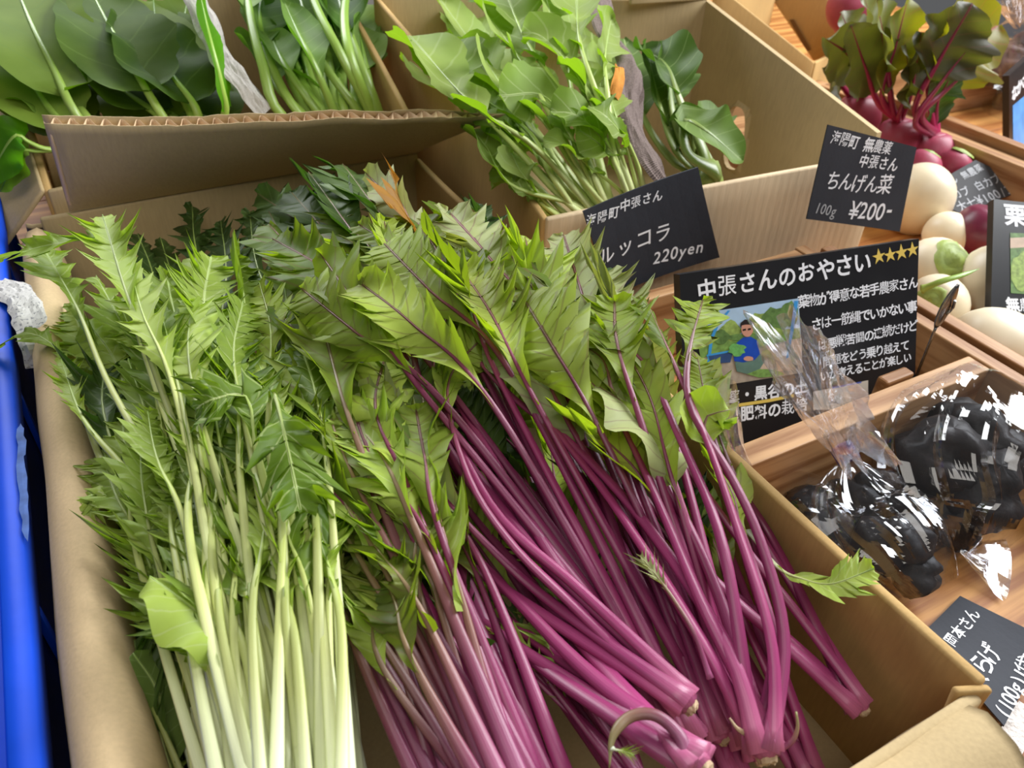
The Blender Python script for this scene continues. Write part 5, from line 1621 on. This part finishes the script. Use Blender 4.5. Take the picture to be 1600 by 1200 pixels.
mizuna('green mizuna plant in front with a broad smooth leaf across the white stalks', (480, 1480, 0.0), (430, 1250, 0.01), [
    ([(440, 1130, 0.014), (405, 1060, 0.02), (340, 980, 0.028), (234, 900, 0.030)], 0.017, 0.42, lg, 0.2, 'spoon'),
    ([(400, 1150, 0.01), (360, 1070, 0.018), (310, 1010, 0.024), (240, 960, 0.026)], 0.013, 0.30, lg, -0.1, Z),
    ([(470, 1060, 0.014), (455, 930, 0.024), (430, 820, 0.032), (400, 700, 0.042), (385, 620, 0.05), (330, 625, 0.054), (305, 640, 0.05)], 0.020, 0.24, lg, 0.3, Z),
    ([(480, 1060, 0.014), (470, 920, 0.026), (440, 800, 0.036), (420, 690, 0.046), (425, 610, 0.056), (445, 680, 0.056), (470, 800, 0.044)], 0.025, 0.26, lg, 0.1, Z),
    ([(455, 1060, 0.012), (440, 930, 0.022), (430, 900, 0.026), (470, 870, 0.03), (505, 845, 0.032)], 0.011, 0.22, lg, 0.4, Z),
    ([(500, 1080, 0.008), (500, 960, 0.018), (480, 880, 0.022), (470, 870, 0.02)], 0.008, 0.2, lg, 0.4, 'feather'),
    ([(430, 1100, 0.008), (400, 900, 0.024), (350, 720, 0.036), (320, 560, 0.046)], 0.020, 0.3, lg, -0.3, Z)], 21, False, 0.013, r0=(0.0030, 0.0040))
GT = [('green mizuna plant at the right of the white stalk bundle', (560, 1470, -0.005), [(480, 640, 0.03), (400, 560, 0.035), (470, 540, 0.035), (380, 470, 0.045), (330, 400, 0.045), (510, 760, 0.02), (440, 760, 0.03), (360, 640, 0.035), (300, 470, 0.05)]),
      ('green mizuna plant in the middle of the white stalk bundle', (430, 1500, 0.0), [(300, 560, 0.035), (340, 660, 0.03), (250, 480, 0.045), (390, 780, 0.025), (330, 860, 0.02), (230, 640, 0.03), (280, 740, 0.025), (200, 400, 0.05), (360, 540, 0.04)]),
      ('green mizuna plant at the left of the white stalk bundle', (440, 1500, -0.03), [(160, 700, 0.005), (200, 820, 0.0), (250, 760, 0.01), (190, 640, 0.01), (240, 880, 0.005), (200, 560, 0.02), (220, 680, 0.02)]),
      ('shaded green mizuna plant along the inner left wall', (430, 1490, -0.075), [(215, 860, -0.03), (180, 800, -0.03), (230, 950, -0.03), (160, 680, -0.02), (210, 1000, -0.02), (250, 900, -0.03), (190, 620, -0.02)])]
for k, (lab, r, tips) in enumerate(GT):
    rg = random.Random(400 + k)
    mizuna(lab, r, (r[0] - 10, r[1] - 200, r[2] + 0.01), auto_leaves(r, tips, rg, [lg] if k < 3 else [ld, lg], (0.019, 0.027), (0.30, 0.42), 0.014, 0.010), 400 + k, False, 0.014, r0=(0.0028, 0.0038))
DEEP_G = 'buried green mizuna plants'
for k, (r, tips) in enumerate([((380, 1500, -0.04), [(240, 620), (300, 520), (180, 480), (350, 760), (280, 820), (220, 740), (330, 900), (140, 560), (390, 560)]),
                               ((500, 1500, -0.04), [(400, 680), (340, 440), (420, 520), (300, 640), (460, 760), (380, 840), (260, 560), (440, 640), (330, 540)]),
                               ((600, 1480, -0.05), [(440, 560), (390, 640), (480, 700), (360, 480), (500, 620), (300, 420), (420, 400)]),
                               ((450, 1480, -0.08), [(150, 640), (200, 720), (180, 860), (240, 800), (130, 540), (260, 960)])]):
    rg = random.Random(500 + k)
    mizuna(['dim green mizuna plant buried under the middle of the ivory bundle', 'dim green mizuna plant buried under the right of the ivory bundle', 'dim green mizuna plant buried between ivory and purple stalks', 'dim green mizuna plant buried deepest beside the rolled left wall'][k], r, (r[0] - 10, r[1] - 200, r[2] + 0.01),
           auto_leaves(r, [(x + rg.uniform(-20, 20), y + rg.uniform(-20, 20), rg.uniform(-0.04, 0.0)) for x, y in tips], rg, [lg, ld, lg], (0.015, 0.022), (0.32, 0.44), 0.004, 0.012), 500 + k, False, 0.013, DEEP_G, r0=(0.003, 0.004))
# extra white stalk bundle of the front plants
for k, (lab, r, xs) in enumerate([('dense pale mizuna bundle at bottom left centre with ivory stalks', (450, 1560, 0.010), [(300, 640), (340, 700), (380, 760), (420, 780), (450, 700), (280, 720), (360, 820), (410, 660), (330, 600), (300, 820)]),
                                  ('ivory-stalked mizuna bundle hugging the purple stalks at the bottom', (530, 1540, 0.008), [(430, 720), (470, 760), (500, 820), (400, 800), (450, 840), (380, 700), (480, 690), (420, 640), (350, 760)]),
                                  ('ivory mizuna bundle fanning left over the dark lower leaves', (500, 1560, 0.0), [(290, 800), (310, 700), (340, 760), (270, 680), (360, 860), (330, 620), (390, 840), (250, 780), (440, 800), (300, 860)]),
                                  ('ivory mizuna bundle lowest under the other pale stalks', (490, 1540, -0.012), [(350, 640), (400, 580), (430, 650), (380, 780), (460, 780), (490, 740), (330, 700), (420, 820), (470, 860), (310, 780)])]):
    rg = random.Random(600 + k)
    mizuna(lab, r, (r[0], r[1] - 200, r[2] + 0.01), auto_leaves(r, [(x, y, 0.026 + rg.uniform(-0.018, 0.002)) for x, y in xs], rg, [lg], (0.014, 0.021), (0.24, 0.32), 0.014, 0.008), 600 + k, False, 0.014, r0=(0.0030, 0.0042))

# ------------------------------------------------------------------ rocket
GRP_ROC = 'rocket plants in the right-hand box'


def plant(name, label, cat, root, W, leaves, seed, ms, r0, r1, group, kind, up, rc=0.008, cup=0.3, wave=0.2, flat=0.8, rib=0.4, curl=0.0, ax=None):
    R = W(*root)
    t = thing(name, R, label, cat, group)
    rng = random.Random(seed)
    d = (ax or (sum((W(*l[0][-1]) for l in leaves), Vector()) / len(leaves) - R)).normalized()
    crown(t, R, rc, d, ms, M['cut_root'], rng)
    for (path, width, frac, mat, roll) in leaves:
        o0 = R + Vector((rng.uniform(-1, 1), rng.uniform(-1, 1), rng.uniform(-0.3, 1))) * rc * 0.6
        add_leaf(t, [o0] + [W(*p) for p in path], rng, kind, width, frac, rng.uniform(r0 * 0.85, r0 * 1.1), r1, ms, mat, roll=roll, twist=rng.uniform(-0.4, 0.4), cup=cup * rng.uniform(0.5, 1.4),
                 wave=wave * rng.uniform(0.7, 1.3), flat=flat, up=up, rib=rib, curl=curl)
    return t


UPR = Vector((0.1, -0.55, 1)).normalized()
ro = M['leaf_roc']
R_ = lambda pts, w=0.03, f=0.5, r=0.0: (pts, w, f, ro, r)
plant('rocket', 'rocket plant whose longest leaf reaches the left side of its box', 'vegetable', (950, 372, -0.02), WR, [
    R_([(905, 305, 0.03), (830, 225, 0.05), (740, 165, 0.06), (640, 55, 0.05)], 0.036, 0.55, 0.1), R_([(880, 310, 0.02), (800, 225, 0.03), (720, 140, 0.04), (690, 60, 0.04)], 0.034, 0.5, -0.2),
    R_([(900, 320, 0.02), (800, 290, 0.02), (760, 230, 0.02), (735, 200, 0.02)], 0.022, 0.5, 0.3), R_([(880, 340, 0.01), (840, 300, 0.015), (815, 270, 0.02), (800, 240, 0.02)], 0.018, 0.4, 0.2)], 31, M['st_roc'], 0.0042, 0.0022, GRP_ROC, 'rocket', UPR)
plant('rocket', 'rocket plant with broad matte leaves filling the middle of its box', 'vegetable', (975, 365, -0.01), WR, [
    R_([(920, 290, 0.035), (860, 180, 0.05), (810, 90, 0.055), (745, 0, 0.05)], 0.038, 0.5, 0.2), R_([(930, 280, 0.03), (880, 150, 0.05), (820, 60, 0.06), (780, -40, 0.06)], 0.036, 0.5, -0.3),
    R_([(910, 280, 0.03), (850, 190, 0.045), (790, 140, 0.055), (760, 95, 0.05)], 0.030, 0.5, 0.4), R_([(930, 300, 0.03), (890, 210, 0.045), (850, 150, 0.055), (780, 150, 0.06)], 0.026, 0.5, 0.0)], 32, M['st_roc'], 0.0042, 0.0022, GRP_ROC, 'rocket', UPR)
plant('rocket', 'rocket plant with bright translucent leaves at the top of its box', 'vegetable', (1000, 355, -0.005), WR, [
    R_([(960, 250, 0.04), (900, 120, 0.06), (870, 60, 0.065), (850, -20, 0.06)], 0.030, 0.45, 0.3), R_([(970, 250, 0.04), (930, 140, 0.06), (905, 60, 0.07), (900, -20, 0.06)], 0.030, 0.45, -0.4),
    R_([(960, 240, 0.04), (950, 150, 0.06), (945, 90, 0.065), (955, 30, 0.065)], 0.024, 0.45, 0.4), R_([(950, 230, 0.04), (910, 130, 0.06), (850, 60, 0.07), (815, 50, 0.07)], 0.026, 0.45, 0.2),
    R_([(970, 240, 0.03), (940, 180, 0.05), (900, 110, 0.065), (870, 100, 0.065)], 0.022, 0.45, 0.6)], 33, M['st_roc'], 0.004, 0.002, GRP_ROC, 'rocket', UPR)
plant('rocket', 'rocket plant with small curly leaves just behind its price card', 'vegetable', (1010, 340, 0.0), WR, [
    R_([(975, 270, 0.035), (940, 215, 0.05), (900, 180, 0.055), (860, 175, 0.055)], 0.022, 0.5, 0.3), R_([(990, 270, 0.035), (975, 220, 0.05), (950, 185, 0.06), (920, 165, 0.06)], 0.022, 0.5, 0.0),
    R_([(980, 280, 0.03), (950, 240, 0.045), (930, 220, 0.05), (900, 200, 0.05)], 0.018, 0.5, -0.3), R_([(960, 290, 0.03), (920, 260, 0.035), (890, 230, 0.04), (850, 220, 0.045)], 0.018, 0.5, 0.4),
    R_([(1000, 270, 0.03), (985, 230, 0.04), (965, 190, 0.05), (950, 140, 0.055)], 0.018, 0.4, 0.2)], 34, M['st_roc'], 0.0036, 0.0018, GRP_ROC, 'rocket', UPR)
plant('rocket', 'pale-stalked rocket plant lowest in its box beside the left wall', 'vegetable', (935, 380, -0.03), WR, [
    R_([(890, 340, 0.0), (840, 290, 0.005), (800, 250, 0.01), (760, 190, 0.015)], 0.02, 0.4, 0.2), R_([(870, 345, -0.005), (830, 310, 0.0), (800, 280, 0.0), (770, 260, 0.005)], 0.018, 0.4, -0.2),
    R_([(885, 345, -0.005), (850, 320, 0.0), (825, 290, 0.0), (790, 210, 0.0)], 0.02, 0.4, -0.2), R_([(900, 330, 0.01), (860, 270, 0.02), (820, 200, 0.02), (700, 120, 0.01)], 0.03, 0.4, 0.1)], 35, M['st_roc'], 0.004, 0.002, GRP_ROC, 'rocket', UPR)
rg = random.Random(36)
lv = []
for k in range(14):
    x, y = rg.uniform(640, 960), rg.uniform(-30, 170)
    T = (x, y, rg.uniform(-0.03, 0.02)); m1 = ((940 + x) / 2 + rg.uniform(-15, 15), (350 + y) / 2, 0.0)
    lv.append(([((940 * 2 + x) / 3, (350 * 2 + y) / 3, 0.0), m1, T], rg.uniform(0.026, 0.036), 0.5, ro, rg.uniform(-0.6, 0.6)))
plant('rocket', 'shaded lower rocket plant under all the other rocket leaves', 'vegetable', (960, 372, -0.04), WR, lv, 36, M['st_roc'], 0.004, 0.002, GRP_ROC, 'rocket', UPR)

# ------------------------------------------------------------------ bok choy
bo = M['leaf_bok']
B_ = lambda pts, w, f, r=0.0: (pts, w, f, bo, r)
plant('bok_choy', 'bok choy with ribbed green leaves beside the newspaper', 'vegetable', (1098, 285, -0.05), WR, [
    B_([(1060, 240, -0.02), (1030, 160, 0.0), (1010, 70, 0.015)], 0.026, 0.6, 0.3), B_([(1085, 220, -0.01), (1060, 150, 0.015), (1040, 100, 0.025), (1000, 75, 0.02)], 0.030, 0.5, -0.2),
    B_([(1050, 250, -0.03), (1000, 170, -0.01), (975, 60, 0.0)], 0.028, 0.6, 0.2), B_([(1075, 240, -0.02), (1050, 170, 0.0), (1050, 100, 0.01), (1085, 120, 0.0)], 0.026, 0.5, 0.4)], 41, M['st_bok'], 0.008, 0.004, 'bok choy heads', 'spoon', UPR, 0.016, 0.5, 0.12, 0.45)
plant('bok_choy', 'bok choy lying low with a dark drooping leaf at the hand hole', 'vegetable', (1108, 280, -0.03), WR, [
    B_([(1075, 240, 0.0), (1070, 190, 0.015), (1105, 205, 0.02), (1160, 252, 0.0)], 0.026, 0.62, 0.2), B_([(1100, 240, -0.01), (1090, 200, 0.0), (1130, 180, -0.01)], 0.02, 0.5, 0.0),
    B_([(1105, 250, -0.02), (1080, 210, -0.01), (1040, 200, -0.01)], 0.024, 0.5, -0.4)], 42, M['st_bok'], 0.009, 0.005, 'bok choy heads', 'spoon', UPR, 0.020, 0.4, 0.1, 0.5)

# ------------------------------------------------------------------ spinach and long-stalked greens
sp, sb, kl = M['leaf_spin'], M['leaf_spin_b'], M['leaf_komat']
S_ = lambda pts, w, f, r=0.0, m=None: (pts, w, f, m or sp, r)
GRP_S = 'spinach plants in the back-left box'
plant('spinach', 'spinach plant with a large dark leaf filling the top left corner', 'vegetable', (170, 250, -0.02), WS, [
    S_([(120, 180, 0.03), (85, 110, 0.045), (50, 40, 0.055), (10, -60, 0.05)], 0.050, 0.72, 0.15), S_([(95, 190, 0.02), (40, 120, 0.03), (-40, 60, 0.03)], 0.040, 0.75, 0.0),
    S_([(140, 190, 0.02), (110, 150, 0.02), (70, 90, 0.02), (20, 20, 0.0)], 0.05, 0.7, -0.3), S_([(120, 200, 0.01), (70, 150, 0.015), (0, 110, 0.01)], 0.038, 0.7, 0.3)], 51, M['st_spin'], 0.0045, 0.0035, GRP_S, 'spinach', UPR, 0.012, 0.2, 0.10, 0.8, 0.6)
plant('spinach', 'spinach plant with pale-veined upright leaf left of the newspaper', 'vegetable', (300, 250, -0.02), WS, [
    S_([(250, 175, 0.03), (205, 100, 0.045), (165, 30, 0.05), (130, -40, 0.05)], 0.046, 0.75, -0.1), S_([(310, 180, 0.02), (270, 120, 0.035), (230, 60, 0.04), (190, 10, 0.04)], 0.042, 0.75, 0.2),
    S_([(350, 185, 0.03), (345, 130, 0.055), (328, 60, 0.07), (308, -30, 0.08)], 0.020, 0.75, 1.0, sb), S_([(300, 180, 0.01), (250, 90, 0.02), (240, 0, 0.02)], 0.05, 0.7, 0.2),
    S_([(260, 190, 0.01), (180, 130, 0.015), (140, 60, 0.015)], 0.045, 0.7, 0.4), S_([(280, 190, 0.0), (220, 150, 0.0), (170, 110, 0.0)], 0.045, 0.7, 0.0)], 52, M['st_spin'], 0.0048, 0.0036, GRP_S, 'spinach', UPR, 0.012, 0.2, 0.10, 0.8, 0.6)
rg = random.Random(55)
lv = []
for k in range(16):
    x, y = rg.uniform(-20, 400), rg.uniform(-60, 120)
    lv.append(([(200 + (x - 200) * 0.5, 190, -0.02), (200 + (x - 200) * 0.8, (200 + y) / 2, -0.01), (x, y, rg.uniform(-0.03, 0.012))], rg.uniform(0.036, 0.05), 0.7, sp, rg.uniform(-0.5, 0.5)))
plant('spinach', 'shaded spinach plant beneath the other spinach leaves', 'vegetable', (220, 250, -0.05), WS, lv, 55, M['st_spin'], 0.0045, 0.0035, GRP_S, 'spinach', UPR, 0.012, 0.2, 0.10, 0.8, 0.6)
plant('spinach', 'spinach leaf hanging out over the left edge of its box', 'vegetable', (110, 235, 0.0), WS, [
    S_([(70, 232, 0.02), (45, 222, 0.03), (20, 215, 0.034), (-25, 290, 0.01)], 0.024, 0.6, 0.2, sb), S_([(60, 236, 0.015), (30, 240, 0.025), (0, 300, 0.0)], 0.020, 0.6, 0.2)], 53, M['st_spin'], 0.0026, 0.0018, GRP_S, 'spinach', UPR, 0.006, 0.2, 0.12, 0.8, 0.6)
K_ = lambda pts, w, f, r=0.0: (pts, w, f, kl, r)
GRP_K = 'long-stalked leafy greens beside the spinach'
plant('komatsuna', 'long-stalked leafy green with a pale folded leaf, nearest the newspaper', 'vegetable', (560, 260, -0.01), WS, [
    K_([(520, 170, 0.03), (490, 100, 0.045), (470, 60, 0.05), (445, 5, 0.05)], 0.024, 0.55, 0.3), K_([(440, 180, 0.02), (410, 100, 0.04), (390, 20, 0.05), (380, -60, 0.05)], 0.03, 0.3, 0.0),
    K_([(470, 180, 0.02), (420, 90, 0.03), (405, 20, 0.03), (420, -40, 0.03)], 0.034, 0.45, 0.2), K_([(500, 180, 0.02), (450, 110, 0.03), (420, 50, 0.03)], 0.02, 0.4, 0.2), K_([(480, 185, 0.01), (430, 130, 0.015), (400, 60, 0.015)], 0.03, 0.4, 0.4)], 61, M['st_spin'], 0.006, 0.004, GRP_K, 'spoon', UPR, 0.013, 0.5, 0.1, 0.7, 0.6)
plant('komatsuna', 'long-stalked leafy green with bare stalks along the box wall', 'vegetable', (610, 260, -0.01), WS, [
    K_([(575, 170, 0.03), (530, 80, 0.05), (490, 0, 0.06), (470, -80, 0.06)], 0.03, 0.25, 0.0), K_([(580, 170, 0.03), (548, 90, 0.045), (538, 20, 0.05), (550, -60, 0.05)], 0.03, 0.25, 0.2),
    K_([(590, 170, 0.02), (560, 90, 0.03), (530, 0, 0.03), (520, -60, 0.03)], 0.034, 0.5, -0.2), K_([(560, 175, 0.02), (500, 90, 0.03), (470, 0, 0.03), (450, -60, 0.03)], 0.034, 0.5, 0.2), K_([(590, 180, 0.01), (575, 120, 0.01), (560, 40, 0.02)], 0.024, 0.4, 0.0),
    K_([(540, 180, 0.0), (490, 120, 0.0), (460, 60, 0.0)], 0.034, 0.5, 0.0)], 62, M['st_spin'], 0.006, 0.004, GRP_K, 'spoon', UPR, 0.013, 0.5, 0.1, 0.7, 0.6)

rg = random.Random(66)
lv = []
for k in range(16):
    x, y = rg.uniform(390, 580), rg.uniform(-70, 60)
    lv.append(([(560 + (x - 560) * 0.4, 190, 0.0), (560 + (x - 560) * 0.75, (210 + y) / 2, 0.01), (x, y, rg.uniform(-0.02, 0.025))], rg.uniform(0.02, 0.032), 0.45, kl, rg.uniform(-0.5, 0.5)))
plant('komatsuna', 'crowded leafy green with many stalks behind the flap, right of the newspaper', 'vegetable', (585, 260, -0.03), WS, lv, 66, M['st_spin'], 0.0055, 0.0038, GRP_K, 'spoon', UPR, 0.014, 0.5, 0.1, 0.7, 0.6)
